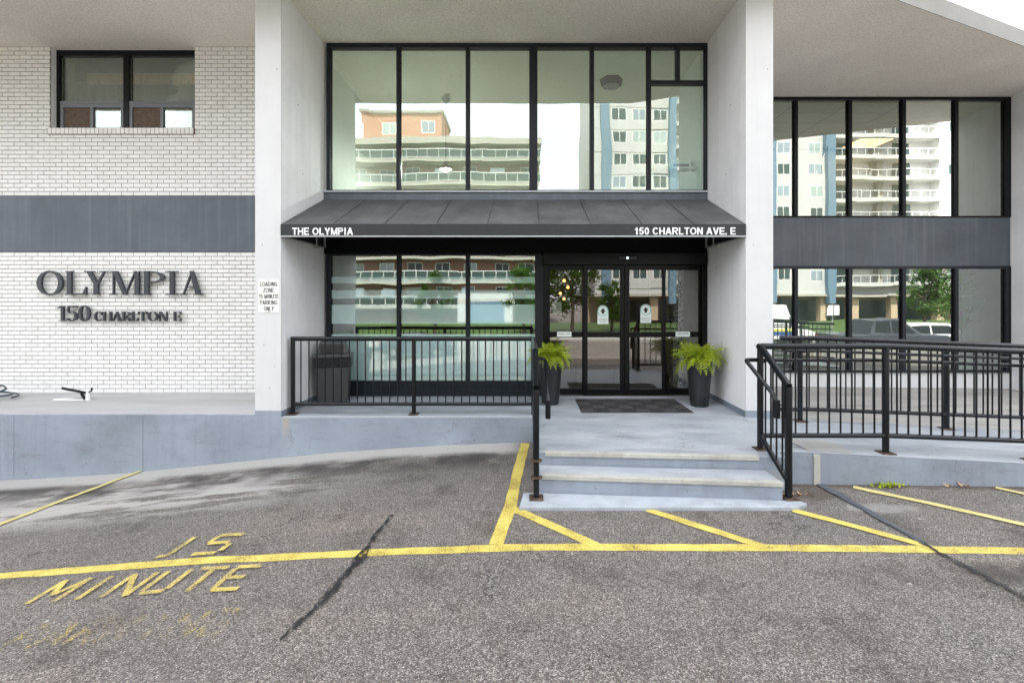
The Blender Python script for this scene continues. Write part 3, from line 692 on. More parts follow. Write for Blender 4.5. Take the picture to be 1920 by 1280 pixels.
# ------------------------------------------------------------------ pillars
def pillar(x0, x1, yend, inner, label):
    t = thing('pillar', label, 'pillar', ((x0+x1)/2, D0, FL))
    zc = wz(770, D0)
    MB().box(x0, x1, D0, D0+.03, zc, SOF).build('shaft', 'white_paint', parent=t, bevel=.006)
    MB().box(x0-.002, x1+.002, D0-.003, D0+.032, -.5, zc).build('painted_base', 'kerb_paint', parent=t, bevel=.004)
    MB().box(x0+.001, x1-.001, D0+.03, yend, -.3, SOF).build('side_wall', 'recess_paint', parent=t)
    a, b = (x1-.001, x1+.006) if inner > 0 else (x0-.006, x0+.001)
    MB().box(a, b, D0+.01, yend-.1, FL-.01, FL+.085).build('skirting', 'base_paint', parent=t)
    hm = MB()
    for (zx, zz) in ((.12, 1.35), (.27, 1.05), (.2, .75), (.1, 2.75), (.3, 5.2)):
        hm.lathe((0, 0, 0), [(.001, 0)], 3, False) if False else hm.box(x0+zx, x0+zx+.012, D0-.002, D0+.01, zz, zz+.012)
    hm.build('tie_hole', 'base_paint', parent=t, kind='stuff')
    hs = MB(); xq = x1-.001 if inner > 0 else x0+.001
    for (yy, zz) in ((6.8, 4.9), (7.1, 1.3), (6.95, 3.9), (7.3, 2.5)): hs.box(xq-.004, xq+.004, yy, yy+.014, zz, zz+.014)
    hs.build('tie_hole', 'base_paint', parent=t, kind='stuff')
    return t
pillar(XL0, XL1, D1+.25, 1, 'white concrete pillar carrying the loading zone sign')
pillar(XR0, XR1, D2+.25, -1, 'white concrete pillar behind the bent corner of the ramp railing')
# right end wall of the wing
tag(MB().box(XWR, XWR+.4, 8.45, D2+4, -.2, SOF).build('end_wall', 'recess_paint'), 'plain pale end wall closing the far right of the glazed wing', 'wall')
tag(MB().box(XR1, XWR, D2, D2+.3, -.3, wz(698, D2)).build('plinth_wall', 'white_paint'), 'low white wall under the ground floor windows of the glazed wing', 'wall')

# ------------------------------------------------------------------ glazed walls
def glazing(t, Y, xs, z0, z1, gmat, fmat, fw=.06, wide={}, head=.07, sill=.05, wave=None):
    """xs: mullion centre lines including both jambs"""
    ms = []
    MB().box(xs[0]-fw/2, xs[-1]+fw/2, Y-.05, Y+.07, z1-head, z1).build('head_rail', fmat, parent=t, bevel=.004)
    MB().box(xs[0]-fw/2, xs[-1]+fw/2, Y-.05, Y+.07, z0, z0+sill).build('sill_rail', fmat, parent=t, bevel=.004)
    for i, x in enumerate(xs):
        w = wide.get(i, fw)
        MB().box(x-w/2, x+w/2, Y-.055, Y+.07, z0+sill, z1-head).build('mullion', fmat, parent=t, bevel=.004)
        if i:
            pw = wide.get(i-1, fw)
            a, b = xs[i-1]+pw/2-.004, x-w/2+.004
            q_ = [random.uniform(-.0016, .0016) for _ in range(4)]
            p = MB().add([(a, Y+q_[0], z0+sill-.004), (b, Y+q_[1], z0+sill-.004), (b, Y+q_[2], z1-head+.004), (a, Y+q_[3], z1-head+.004)], [(0, 1, 2, 3)]).build('pane', gmat, parent=t)
            MB().box(a-.002, a+.012, Y-.012, Y-.002, z0+sill, z1-head).box(b-.012, b+.002, Y-.012, Y-.002, z0+sill, z1-head).build('gasket', 'header_black', parent=t, kind='stuff')
    return t
ux = [wx(p, D1) for p in (617.5, 748, 877.5, 1000, 1109.5, 1216, 1324)]
up = thing('window_wall', 'tall upper window wall above the awning with six bays', 'window', (0, D1, wz(361, D1)), 'glazed walls')
glazing(up, D1, ux, wz(361, D1), SOF-.003, 'lobby_glass', 'grey_frame', .062, {3: .125}, .075, .035)
zt = wz(156.5, D1)
MB().box(ux[5]+.031, ux[6]-.031, D1-.053, D1+.06, zt-.03, zt+.03).build('transom', 'grey_frame', parent=up, bevel=.004)
xm = wx(1270, D1); MB().box(xm-.03, xm+.03, D1-.052, D1+.06, zt+.03, SOF-.078).build('mullion', 'grey_frame', parent=up, bevel=.004)
MB().box(XL1+.003, XR0-.003, D1-.06, D1+.08, wz(378, D1)-.3, wz(362, D1)).build('apron_panel', 'slate_paint', parent=up)
MB().box(XL1+.004, XR0-.004, D1-.09, D1-.05, wz(362.5, D1), wz(359.5, D1)).build('sill', 'edge_wear', parent=up)
lx = [wx(p, D1) for p in (618, 748.5, 877.5, 1011)]
lo = thing('window_wall', 'ground floor window wall behind the porch railing with frosted stripes', 'window', (-1.6, D1, FL), 'glazed walls')
Zl0, Zl1 = wz(722, D1), wz(476, D1)
glazing(lo, D1, lx, Zl0, Zl1, 'lobby_glass', 'grey_frame', .062, {3: .13}, .03, .085)
MB().box(XL1+.003, lx[3]+.065, D1-.03, D1+.08, FL+.002, Zl0-.002).build('base_panel', 'grey_frame', parent=lo, bevel=.004)
for i in range(3):
    a, b = lx[i]+.03, lx[i+1]-(.03 if i < 2 else .064)
    for (p0, p1) in ((519, 531), (544, 560), (571, 607), (626, 714)):
        MB().add([(a, D1-.006, wz(p1, D1)), (b, D1-.006, wz(p1, D1)), (b, D1-.006, wz(p0, D1)), (a, D1-.006, wz(p0, D1))], [(0, 1, 2, 3)]).build('frosted_strip', 'frosted_film', parent=lo)
# header over doors and ground floor windows
hd = MB().box(XL1+.003, XR0-.003, D1-.045, D1+.2, Zl1+.002, wz(378, D1)-.302).build('door_header', 'header_black', kind='structure')
# sliding doors
dr = thing('sliding_door', 'black framed automatic sliding entrance door with four glass panels', 'door', (1.7, D1, FL))
dxs = [wx(p, D1) for p in (1026, 1093, 1170, 1247, 1315)]
Zh0, Zh1, Zm = wz(497, D1), wz(475, D1), wz(627, D1)
MB().box(lx[3]+.0655, dxs[-1]+.06, D1-.12, D1+.21, Zh0, Zh1).build('operator_box', 'door_frame', parent=dr, bevel=.006)
sn = MB().box(wx(1156, D1), wx(1191, D1), D1-.165, D1-.122, wz(488, D1), wz(482, D1)).build('motion_sensor', 'black_rail', parent=dr, bevel=.008)
MB().box(wx(1171, D1), wx(1174, D1), D1-.17, D1-.16, wz(486.5, D1), wz(484, D1)).build('indicator_light', 'status_led', parent=dr)
MB().box(dxs[-1]-.01, XR0-.004, D1-.06, D1+.06, FL, Zh0).build('jamb', 'door_frame', parent=dr, bevel=.004)
MB().box(lx[3]+.0655, dxs[0]+.015, D1-.06, D1+.06, FL, Zh0).build('jamb', 'door_frame', parent=dr, bevel=.004)
MB().box(dxs[0], dxs[-1], D1-.09, D1+.09, FL, FL+.012).build('threshold', 'galvanised', parent=dr)
def leafp(x0, x1, y, name, l, r, rail=.11, top=.085):
    f = MB().box(x0+.002, x0+l, y-.02, y+.02, FL+.015, Zh0-.002).box(x1-r, x1-.002, y-.02, y+.02, FL+.015, Zh0-.002)
    f.box(x0+l, x1-r, y-.019, y+.019, FL+.015, FL+.015+rail).box(x0+l, x1-r, y-.019, y+.019, Zh0-top, Zh0-.002).box(x0+l, x1-r, y-.019, y+.019, Zm-.045, Zm+.045)
    f = f.build(name, 'door_frame', parent=dr, bevel=.004)
    for z0, z1 in ((FL+.125, Zm-.04), (Zm+.04, Zh0-top+.005)):
        MB().add([(x0+l-.005, y, z0), (x1-r+.005, y, z0), (x1-r+.005, y, z1), (x0+l-.005, y, z1)], [(0, 1, 2, 3)]).build('pane', 'door_glass', parent=f)
    return f
fx1 = leafp(dxs[0]+.016, dxs[1]+.02, D1+.03, 'fixed_panel', .03, .03)
fx2 = leafp(dxs[3]-.02, dxs[4]-.01, D1+.03, 'fixed_panel', .03, .03)
lf1 = leafp(dxs[1], dxs[2], D1-.02, 'door_leaf', .075, .075)
lf2 = leafp(dxs[2], dxs[3], D1-.02, 'door_leaf', .085, .06)
def sticker(px, py, leaf_):
    x, z = wx(px, D1), wz(py, D1); y = D1-.026; r = .092
    pts = [(x-r, z-.165), (x+r, z-.165), (x+r, z+.06)]+[(x+r*math.cos(a), z+.06+r*math.sin(a)) for a in [math.pi*k/12 for k in range(1, 12)]]+[(x-r, z+.06)]
    MB().wallpoly(pts, y, y+.002).build('sticker', 'sticker_white', parent=leaf_)
    ring = MB(); k = 24
    vs = [(x+q*math.cos(2*math.pi*i/k), y-.001, z+.055+q*math.sin(2*math.pi*i/k)) for i in range(k) for q in (.078, .09)]
    ring.add(vs, [(2*i, 2*i+1, (2*i+3) % (2*k), (2*i+2) % (2*k)) for i in range(k)]).build('sticker_ring', 'sticker_green', parent=leaf_)
    arr = [(x, z+.108), (x+.05, z+.042), (x+.022, z+.048), (x+.022, z+.008), (x-.022, z+.008), (x-.022, z+.048), (x-.05, z+.042)]
    MB().add([(a, y-.0012, b) for a, b in arr], [(0, 1, 2, 5, 6), (2, 3, 4, 5)]).build('sticker_arrow', 'ink_black', parent=leaf_)
    text_mb('AUTOMATIC DOOR', x-.075, x+.075, z-.10, z-.078, y-.001).build('lettering', 'ink_black', parent=leaf_)
    text_mb('KEEP MOVING', x-.06, x+.06, z-.135, z-.118, y-.001).build('lettering', 'ink_black', parent=leaf_)
sticker(1130, 589, lf1); sticker(1210, 587, lf2)
for px, f_ in ((1058, fx1), (1280.5, fx2)):
    x, z = wx(px, D1), wz(626.5, D1)
    MB().box(x-.122, x+.122, D1+.006, D1+.01, z-.042, z+.042).build('notice_label', 'sticker_white', parent=f_)
    text_mb('STAND CLEAR', x-.10, x+.10, z-.012, z+.024, D1+.0045).build('lettering', 'ink_black', parent=f_)
tag(MB().box(wx(1036, D1), wx(1053, D1), D1+.045, D1+.047, wz(590, D1), wz(566, D1)).build('paper_notice', 'paper'), 'pale paper notice taped inside the fixed door panel beside the window post', 'notice')

# ------------------------------------------------------------------ awning
aw = thing('awning', 'dark vinyl entrance awning with white address lettering on its valance', 'awning', (-.18, D1, wz(445, D0)))
zt_, zf, zv = wz(378, D1)+.02, wz(421, D0), wz(444, D0)
xa, xb, ya = XL1+.004, XR0-.004, D0-.015
ns = 9
for i in range(ns):
    a, b = xa+(xb-xa)*i/ns+.002, xa+(xb-xa)*(i+1)/ns-.002
    mb = MB(); nu, nv = 6, 6; V = []
    for j in range(nv+1):
        for k in range(nu+1):
            u, v = k/nu, j/nv
            sag = .018*math.sin(math.pi*u)*(.4+.6*v)*math.sin(math.pi*min(1, v+.08)) + random.uniform(0, .003)
            V.append((a+(b-a)*u, D1-.062+(ya-D1+.062)*v, zt_+(zf-zt_)*v-sag))
    mb.add(V, [(j*(nu+1)+k, j*(nu+1)+k+1, (j+1)*(nu+1)+k+1, (j+1)*(nu+1)+k) for j in range(nv) for k in range(nu)])
    o = mb.build('awning_panel', 'awning_vinyl', parent=aw, smooth=True)
    if i: MB().tube([(a-.002, D1-.064, zt_+.004), (a-.002, ya, zf+.003)], .003, 5).build('seam', 'valance_vinyl', parent=aw)
MB().box(xa, xb, ya-.006, ya+.004, zv+.012, zf+.004).build('valance', 'valance_vinyl', parent=aw)
MB().box(xa, xb, ya-.012, ya+.02, zv-.006, zv+.012).build('front_bar', 'galvanised', parent=aw, bevel=.003)
sans_text('THE OLYMPIA', wx(548, D0-.02), wx(662, D0-.02), wz(440.5, D0-.02), wz(427, D0-.02), ya-.008, 'lettering_white', aw)
sans_text('150 CHARLTON AVE. E', wx(1189, D0-.02), wx(1379, D0-.02), wz(440, D0-.02), wz(426.5, D0-.02), ya-.008, 'lettering_white', aw)
for x in (xa+.03, xb-.03):
    MB().tube([(x, ya+.02, zv), (x, D1-.07, zv)], .015, 8).tube([(x, D1-.08, zv), (x, D1-.08, zt_-.05)], .015, 8).build('side_arm', 'galvanised', parent=aw)
for x in (xa+.06, xb-.06):
    MB().tube([(x, D1-.45, zv+.35), (x, D1-.45, zv-.02)], .012, 8).box(x-.03, x+.03, D1-.47, D1-.43, zv-.06, zv-.02).build('bracket', 'galvanised', parent=aw, kind='stuff')
for x in (xa, xb): MB().add([(x, ya, zv), (x, D1-.065, zv), (x, D1-.065, zt_), (x, ya, zf)], [(0, 1, 2, 3)]).build('side_gusset', 'valance_vinyl', parent=aw)

# ------------------------------------------------------------------ right wing glazing
rx = [XR1+.03]+[wx(p, D2) for p in (1490.5, 1591.5, 1692, 1790)]+[XWR-.09]
ru = thing('window_wall', 'upper window wall of the right wing under the sloping soffit edge', 'window', (7, D2, wz(408, D2)), 'glazed walls')
glazing(ru, D2, rx, wz(408, D2), SOF-.003, 'wing_glass', 'black_frame', .075, {5: .06}, .07, .03)
MB().box(XWR-.055, XWR-.004, D2-.05, D2+.08, wz(408, D2), SOF-.004).build('end_post', 'black_frame', parent=ru)
rl = thing('window_wall', 'ground floor window wall of the right wing behind the ramp railings', 'window', (7, D2, wz(698, D2)), 'glazed walls')
glazing(rl, D2, rx, wz(698, D2)+.003, wz(499, D2), 'wing_glass', 'grey_frame', .075, {5: .06}, .06, .05)
MB().box(XWR-.055, XWR-.004, D2-.05, D2+.08, wz(698, D2)+.003, wz(499, D2)).build('end_post', 'black_frame', parent=rl)
tag(MB().box(XR1+.002, XWR-.002, D2-.03, D2+.2, wz(499, D2)+.002, wz(408, D2)-.002).build('spandrel_panel', 'spandrel_paint'), 'dark slate painted band between the two window rows of the glazed wing', 'panel')

# ------------------------------------------------------------------ interiors
BK = 13.2
def st(mb, name, mat, par=None): return mb.build(name, mat, parent=par, kind='structure')
st(box(-12, 12, DB+3.2, DB+3.3, .2, SOF), 'interior_wall', 'interior_paint') if False else None
st(box(-12, XL0, 10.6, 10.7, LEDGE, SOF), 'interior_wall', 'interior_paint')
st(box(-12, XL0, YW+.14, 10.6, 4.4, 4.45), 'interior_floor', 'dark_floor')
st(box(-12, -11.9, DB+.1, 10.6, LEDGE, SOF), 'interior_wall', 'interior_paint')
st(box(-12, XL0+.05, DB+.03, DB+.06, LEDGE, WZ0-.11), 'interior_wall', 'interior_paint')
st(box(-3.6, 3.2, D1+.21, BK, 3.45, 3.6), 'interior_floor', 'pale_floor')
st(box(-3.7, 3.3, 11.2, 11.3, FL, 3.45), 'interior_wall', 'brown_panel')
st(box(-3.7, 3.3, BK, BK+.1, 3.6, SOF), 'interior_wall', 'interior_paint')
st(box(-3.7, 3.3, D1+.1, BK, FL-.02, FL+.004), 'interior_floor', 'dark_floor')
st(box(-3.75, -3.6, D1+.26, BK, FL, SOF), 'interior_wall', 'interior_paint')
st(box(3.04, 3.06, D1+.21, BK, FL+.006, SOF-.021), 'interior_wall', 'interior_paint')
st(box(-3.6, 3.04, D1+.08, BK, SOF-.02, SOF-.003), 'interior_ceiling', 'interior_paint')
st(box(.16, .24, D1+.2, 11.2, FL+.01, 3.44), 'interior_wall', 'interior_cream')
st(box(XR1, XWR, BK, BK+.1, -.2, SOF-.002), 'interior_wall', 'interior_paint')
st(box(XR1-.05, XR1+.02, D2+.25, BK, .2, SOF-.002), 'interior_wall', 'interior_paint')
st(box(XR1, XWR, D2+.21, BK, 3.2, 3.4), 'interior_floor', 'pale_floor')
st(box(XR1, XWR, D2+.3, BK, .15, .30), 'interior_floor', 'dark_floor')
# tiled ceiling of the right wing
tc_ = st(box(XR1, XWR, D2+.1, BK, SOF-.02, SOF-.003), 'interior_ceiling', 'tile_grid')
tile = box(-.585, .585, -.285, .285, -.008, 0).mesh('ceiling_tile', 'ceiling_tile')
locs = []
for i in range(6):
    for j in range(5): locs.append((XR1+.7+i*1.2, D2+.45+j*.6, SOF-.022))
copies('ceiling_tile', tile, tc_, locs)
cl = thing('ceiling_light', 'warm lit ceiling light panel seen through the upper wing window', 'light', (9.4, 12.5, SOF-.05))
MB().box(8.95, 9.85, 12.15, 12.85, SOF-.05, SOF-.031).build('diffuser', 'panel_glow', parent=cl); MB().box(8.91, 9.89, 12.11, 12.89, SOF-.045, SOF-.03).build('frame', 'white_plastic', parent=cl)
# curtains of the small window
ct = thing('curtain', 'dark drawn curtain with a peach valance behind the brick wall window', 'curtain', (-7.2, 8.6, 4.6))
def drape(x0, x1, y, z0, z1, mat, name, amp=.04, per=.16):
    mb = MB(); n = int((x1-x0)/.03); V = []
    for i in range(n+1):
        x = x0+(x1-x0)*i/n; V += [(x, y+amp*math.sin(x/per*6.28), z0), (x, y+amp*math.sin(x/per*6.28+.4), z1)]
    mb.add(V, [(2*i, 2*i+2, 2*i+3, 2*i+1) for i in range(n)]); return mb.build(name, mat, parent=ct, smooth=True)
drape(-8.0, -5.4, 8.04, 4.5, 5.86, 'curtain_dark', 'drape'); drape(-7.75, -5.4, 8.0, 5.78, 5.98, 'curtain_peach', 'valance', .02, .1)
tag(MB().box(-8.2, -8.09, 8.1, 8.14, 4.46, 6.2).build('blind_panel', 'interior_cream'), 'pale upright strip at the left edge of the brick wall window', 'blind')
tag(MB().box(-7.0, -6.93, 8.1, 8.14, 4.6, 5.9).build('curtain_post', 'brown_panel'), 'brown post standing in front of the dark curtain', 'post')
# lamps
hl = thing('ceiling_lamp', 'black six sided lamp on the ceiling inside the upper lobby', 'lamp', (1.67, 8.92, SOF-.16))
def hexring(r, z): return [(1.67+r*math.cos(R(60*k)), 8.92+r*.9*math.sin(R(60*k)), z) for k in range(6)]
MB().prism(hexring(.2, SOF-.15), hexring(.225, SOF-.021)).build('housing', 'header_black', parent=hl); MB().prism(hexring(.17, SOF-.162), hexring(.17, SOF-.149)).build('lens', 'screen_frame', parent=hl)
pl = thing('pendant_lamp', 'small lit pendant lamp hanging on a rod inside the upper lobby', 'lamp', (wx(836, 9.6), 9.6, SOF))
px_, py_ = wx(836, 9.6), 9.6
MB().tube([(px_, py_, SOF-.03), (px_, py_, wz(305, py_))], .006, 6).build('rod', 'ink_black', parent=pl)
MB().lathe((px_, py_, wz(183, py_)-.05), [(.02, -.09), (.05, -.05), (.09, .0), (.09, .03)], 14).build('ceiling_rose', 'galvanised', parent=pl, smooth=True)
MB().lathe((px_, py_, wz(318, py_)), [(.13, 0), (.12, .03), (.05, .09), (.04, .17), (.012, .2)], 16, False).build('shade', 'galvanised', parent=pl, smooth=True)
MB().lathe((px_, py_, wz(320, py_)), [(.01, -.025), (.04, -.01), (.045, .02), (.025, .05)], 12).build('bulb', 'pendant_glow', parent=pl, smooth=True)
for i in range(4):
    x, y = .75+.12*(i % 2), 9.0+.5*i
    t = thing('lobby_lamp', ('warm lobby bulb behind the fixed door panel, highest of four', 'warm lobby bulb behind the fixed door panel, second highest', 'warm lobby bulb behind the fixed door panel, third highest', 'warm lobby bulb behind the fixed door panel, lowest of four')[i], 'lamp', (x, y, 2.5-.1*i), 'warm lobby lamps')
    MB().lathe((x, y, 2.35-.12*i), [(.008, -.02), (.03, -.01), (.03, .02), (.012, .04)], 10).build('bulb', 'lamp_glow', parent=t, smooth=True)
    MB().tube([(x, y, 2.4-.12*i), (x, y, 3.44)], .004, 5).build('cord', 'ink_black', parent=t)
# furniture and clutter indoors
ds = thing('reception_desk', 'white desk with papers just inside the upper lobby corner window', 'desk', (2.6, 8.4, 3.6))
MB().box(2.2, 3.0, 8.1, 8.7, 4.32, 4.36).box(2.25, 2.3, 8.15, 8.65, 3.6, 4.32).box(2.92, 2.97, 8.15, 8.65, 3.6, 4.32).build('table', 'interior_paint', parent=ds, bevel=.004)
tag(MB().box(wx(1265, 8.2), wx(1307, 8.2), 8.1, 8.16, 3.6, wz(325, 8.2)).build('white_panel', 'paper', bevel=.004), 'white board leaning inside the lower corner of the upper lobby window', 'board')
pr = thing('desk_printer', 'small dark printer on the desk in the upper lobby corner', 'printer', (2.8, 8.4, 4.36))
MB().box(2.62, 2.98, 8.2, 8.6, 4.36, 4.5).build('case', 'white_plastic', parent=pr, bevel=.02); MB().box(2.66, 2.94, 8.19, 8.198, 4.385, 4.43).build('paper_slot', 'ink_black', parent=pr)
sc_ = thing('wall_lamp', 'small bronze wall lamp inside the top corner pane of the upper lobby', 'lamp', (3.0, 8.9, 6.0))
MB().tube([(wx(1307, 8.9), 8.9, wz(128, 8.9)), (wx(1305, 8.9), 8.9, wz(110, 8.9))], .035, 8).box(wx(1303, 8.9), 3.06, 8.87, 8.93, wz(118, 8.9), wz(115, 8.9)).build('shade', 'brown_panel', parent=sc_)
for i, (px, w, h) in enumerate(((1508, .34, .30), (1540, .36, .36), (1528, .3, .25))):
    D = D2+.45; x = wx(px, D); z = .305 if i < 2 else .305+.32
    c = thing('cardboard_box', ('short brown cardboard box on the floor behind the wing window nearest the pillar', 'taller brown cardboard box on the floor beside the short one', 'small brown cardboard box stacked on top of the other two')[i], 'box', (x, D+.2, z), 'cardboard boxes behind the wing window')
    MB().box(x-w/2, x+w/2, D, D+.35, z, z+h).build('carton', 'cardboard', parent=c, bevel=.006); MB().box(x-.025, x+.025, D-.002, D+.352, z+.02, z+h+.002).build('tape', 'nosing', parent=c)
wp = thing('wall_picture', 'framed picture hung on the lobby wall behind the frosted stripes', 'picture', (-2.6, 10.9, 1.8), None)
MB().box(-3.2, -2.5, 11.1, 11.18, 1.5, 2.35).build('frame', 'black_frame', parent=wp, bevel=.01); MB().box(-3.13, -2.57, 11.09, 11.1, 1.57, 2.28).build('print', 'paper', parent=wp)
wp = thing('notice_board', 'black framed notice board hung on the lobby wall beside the picture', 'board', (-1.6, 10.9, 1.8), None)
MB().box(-2.1, -1.2, 11.1, 11.18, 1.5, 2.2).build('frame', 'black_frame', parent=wp, bevel=.01); MB().box(-2.03, -1.27, 11.09, 11.1, 1.57, 2.13).build('board', 'interior_cream', parent=wp)
m = N('marble'); v_ = m.noise(9, 6, rough=.7, dist=2.0); m.done(m.bsdf(m.ramp(v_, [(.42, (.05, .05, .05, 1)), (.5, (.5, .5, .48, 1)), (.7, (.7, .7, .68, 1))]), .3))
tag(MB().box(wx(1262, 8.5), wx(1281, 8.5), 8.5, 8.75, FL+.006, 3.44).build('marble_pillar', 'marble'), 'black veined marble pillar inside the right fixed door panel', 'pillar')
so = thing('lobby_bench', 'low wooden bench in the lobby behind the sliding doors', 'bench', (1.4, 9.1, FL))
MB().box(.9, 1.95, 8.9, 9.35, FL+.36, FL+.48).build('seat', 'cardboard', parent=so, bevel=.02); [MB().box(x, x+.08, 8.95, 9.3, FL+.005, FL+.36).build('leg', 'brown_panel', parent=so) for x in (1.0, 1.8)]
# fiddle leaf plant
fg = thing('potted_plant', 'leafy green indoor plant with broad leaves behind the last wing window', 'plant', (wx(1803, 10.12), 10.12, .31))
fx_, fy_ = wx(1803, 10.12), 10.14
MB().lathe((fx_, fy_, .305), [(.14, 0), (.19, .3), (.2, .34), (.17, .33)], 18).build('pot', 'white_plastic', parent=fg, smooth=True)
MB().tube([(fx_, fy_, .6), (fx_+.03, fy_, 1.4), (fx_-.04, fy_, 2.45)], [.025, .02, .012], 8).tube([(fx_+.02, fy_, 1.2), (fx_+.25, fy_-.05, 1.9)], [.018, .01], 8).build('stem', 'bark', parent=fg)
lf = MB(); prof = [(0, 0), (.055, .06), (.07, .16), (.085, .24), (.05, .32), (0, .35)]
V = [(0, y, .02*math.sin(y*9)) for _, y in prof]+[(w, y, .03*w/.08) for w, y in prof[1:-1]]+[(-w, y, .03*w/.08) for w, y in prof[1:-1]]
fc = [(0, 6, 1), (1, 6, 7, 2), (2, 7, 8, 3), (3, 8, 9, 4), (4, 9, 5), (0, 1, 10), (1, 2, 11, 10), (2, 3, 12, 11), (3, 4, 13, 12), (4, 5, 13)]
lf.add(V, fc); lme = lf.mesh('leaf', 'fig_leaf'); rnd = random.Random(3)
for i in range(40):
    t = rnd.random(); base = Vector((fx_-.03*t, fy_, 1.25+1.2*t)) if i % 3 else Vector((fx_+.02+.23*t, fy_-.05*t, 1.25+.65*t))
    o = copies('leaf', lme, fg, [base])[0]; o.rotation_euler = (rnd.uniform(.1, 1.0), 0, rnd.uniform(0, 6.28)); s_ = rnd.uniform(.75, 1.15); o.scale = (s_*1.15, s_, s_)

# ------------------------------------------------------------------ wall letters
def glyph(ch, w, h):
    t, n, s = .185*h, .055*h, .042*h
    t = min(t, .34*w)
    def stem(x0, x1): return [rect(x0, x1, s, h-s)]
    def serif(x0, x1, e=.06*h): return [rect(x0-e, x1+e, 0, s)]
    def serift(x0, x1, e=.06*h): return [rect(x0-e, x1+e, h-s, h)]
    e = .06*h
    if ch == 'I': return stem(w/2-t/2, w/2+t/2)+[rect(0, w, 0, s), rect(0, w, h-s, h)]
    if ch == '1': return stem(w*.6-t/2, w*.6+t/2)+[rect(w*.15, w, 0, s)]+[[(w*.6-t/2, h), (0, h*.86), (0, h*.81), (w*.6-t/2, h*.88)], rect(w*.6-t/2, w*.6+t/2, h-s, h)]
    if ch == 'L': return stem(e, e+t)+serift(e, e+t)+[rect(0, w, 0, n), [(w-.16*h, n), (w, n), (w, .34*h), (w-.03*h, .34*h)]]
    if ch in 'O0': return ann(w/2, h/2, w/2, h*.515, w/2-t*1.02, h/2-n*.7)
    if ch == 'C': return ann(w/2, h/2, w/2, h*.515, w/2-t*1.02, h/2-n*.7, 42, 318, 22)+[[(w*.84, h*.62), (w*.93, h*.62), (w*.93, h*.98), (w*.86, h*.84)]]
    if ch in 'PR':
        x0 = e+t; zc = .74*h if ch == 'P' else .75*h; rz = h-zc; ro = w-x0-(0 if ch == 'P' else .12*w)
        q = stem(e, e+t)+serif(e, e+t)+serift(e, e+t)+ann(x0, zc, ro, rz, ro-t*.95, rz-n, -90, 90, 14)
        if ch == 'R': q += [[(w-.02*h, 0), (w-.02*h-t*1.1, 0), (x0, .52*h), (x0+t*.9, .52*h)][::-1], rect(w-.3*w, w+.02*h, 0, s)]
        return q
    if ch == 'Y': return [[(w*.5-t*.5, .47*h), (w*.5+t*.5, .45*h), (w*.12+t, h-s), (w*.12-.01*h, h-s)], [(w*.5, .45*h), (w*.5+t*.5, .45*h), (w*.87, h-s), (w*.87-n, h-s)], rect(w*.5-t/2, w*.5+t/2, s, .47*h), rect(w*.5-t/2-e, w*.5+t/2+e, 0, s), rect(0, w*.42, h-s, h), rect(w*.66, w, h-s, h)]
    if ch == 'M': return [rect(.08*w, .08*w+n, s, h-s), rect(w*.95-t, w*.95, s, h-s), [(w*.42, 0), (w*.42+t*.9, 0), (w*.08+t, h), (w*.08, h)], [(w*.42+t*.3, 0), (w*.42+t*.3+n, 0), (w*.95-t+n, h), (w*.95-t, h)], rect(0, w*.2, 0, s), rect(w*.95-t-e, w, 0, s), rect(0, w*.12, h-s, h), rect(w*.93, w, h-s, h)]
    if ch == 'A': return [[(w*.1, s), (w*.1+n, s), (w*.5+n, h), (w*.5-.02*h, h)], [(w*.9-t*1.05, s), (w*.9, s), (w*.5+t*.35, h), (w*.5-t*.45, h)], rect(w*.26, w*.68, .3*h, .3*h+n), rect(0, w*.26, 0, s), rect(w*.62, w, 0, s)]
    if ch == 'H': return [rect(e, e+t, s, h-s), rect(w-e-t, w-e, s, h-s), rect(e+t, w-e-t, .47*h, .47*h+n), rect(0, 2*e+t, 0, s), rect(0, 2*e+t, h-s, h), rect(w-2*e-t, w, 0, s), rect(w-2*e-t, w, h-s, h)]
    if ch == 'T': return [rect(w/2-t/2, w/2+t/2, s, h-n), rect(0, w, h-n, h), [(0, h*.7), (.03*h, h*.7), (.13*h, h-n), (0, h-n)], [(w-.03*h, h*.7), (w, h*.7), (w, h-n), (w-.13*h, h-n)], rect(w/2-t/2-e, w/2+t/2+e, 0, s)]
    if ch == 'N': return [rect(.1*w, .1*w+n, s, h-s), rect(w*.9-n, w*.9, 0, h-s), [(w*.9-t*1.1, 0), (w*.9, 0), (w*.1+t*.9, h), (w*.04, h)], rect(0, w*.28, 0, s), rect(w*.72, w, h-s, h)]
    if ch == 'E': return stem(e, e+t)+[rect(0, w, 0, n), rect(0, w, h-n, h), rect(e+t, w*.78, .47*h, .47*h+n), [(w-.14*h, n), (w, n), (w, .3*h), (w-.03*h, .3*h)], [(w-.03*h, .72*h), (w, .72*h), (w, h-n), (w-.12*h, h-n)], rect(w*.74, w*.8, .38*h, .62*h)]
    if ch == '5': return [rect(.18*w, w*.92, h*.87, h), rect(.14*w, .14*w+n, .52*h, h), ]+ann(w*.45, h*.31, w*.5, h*.32, w*.5-t, h*.32-n, -150, 130, 18)
    return []
YF = DB-.075
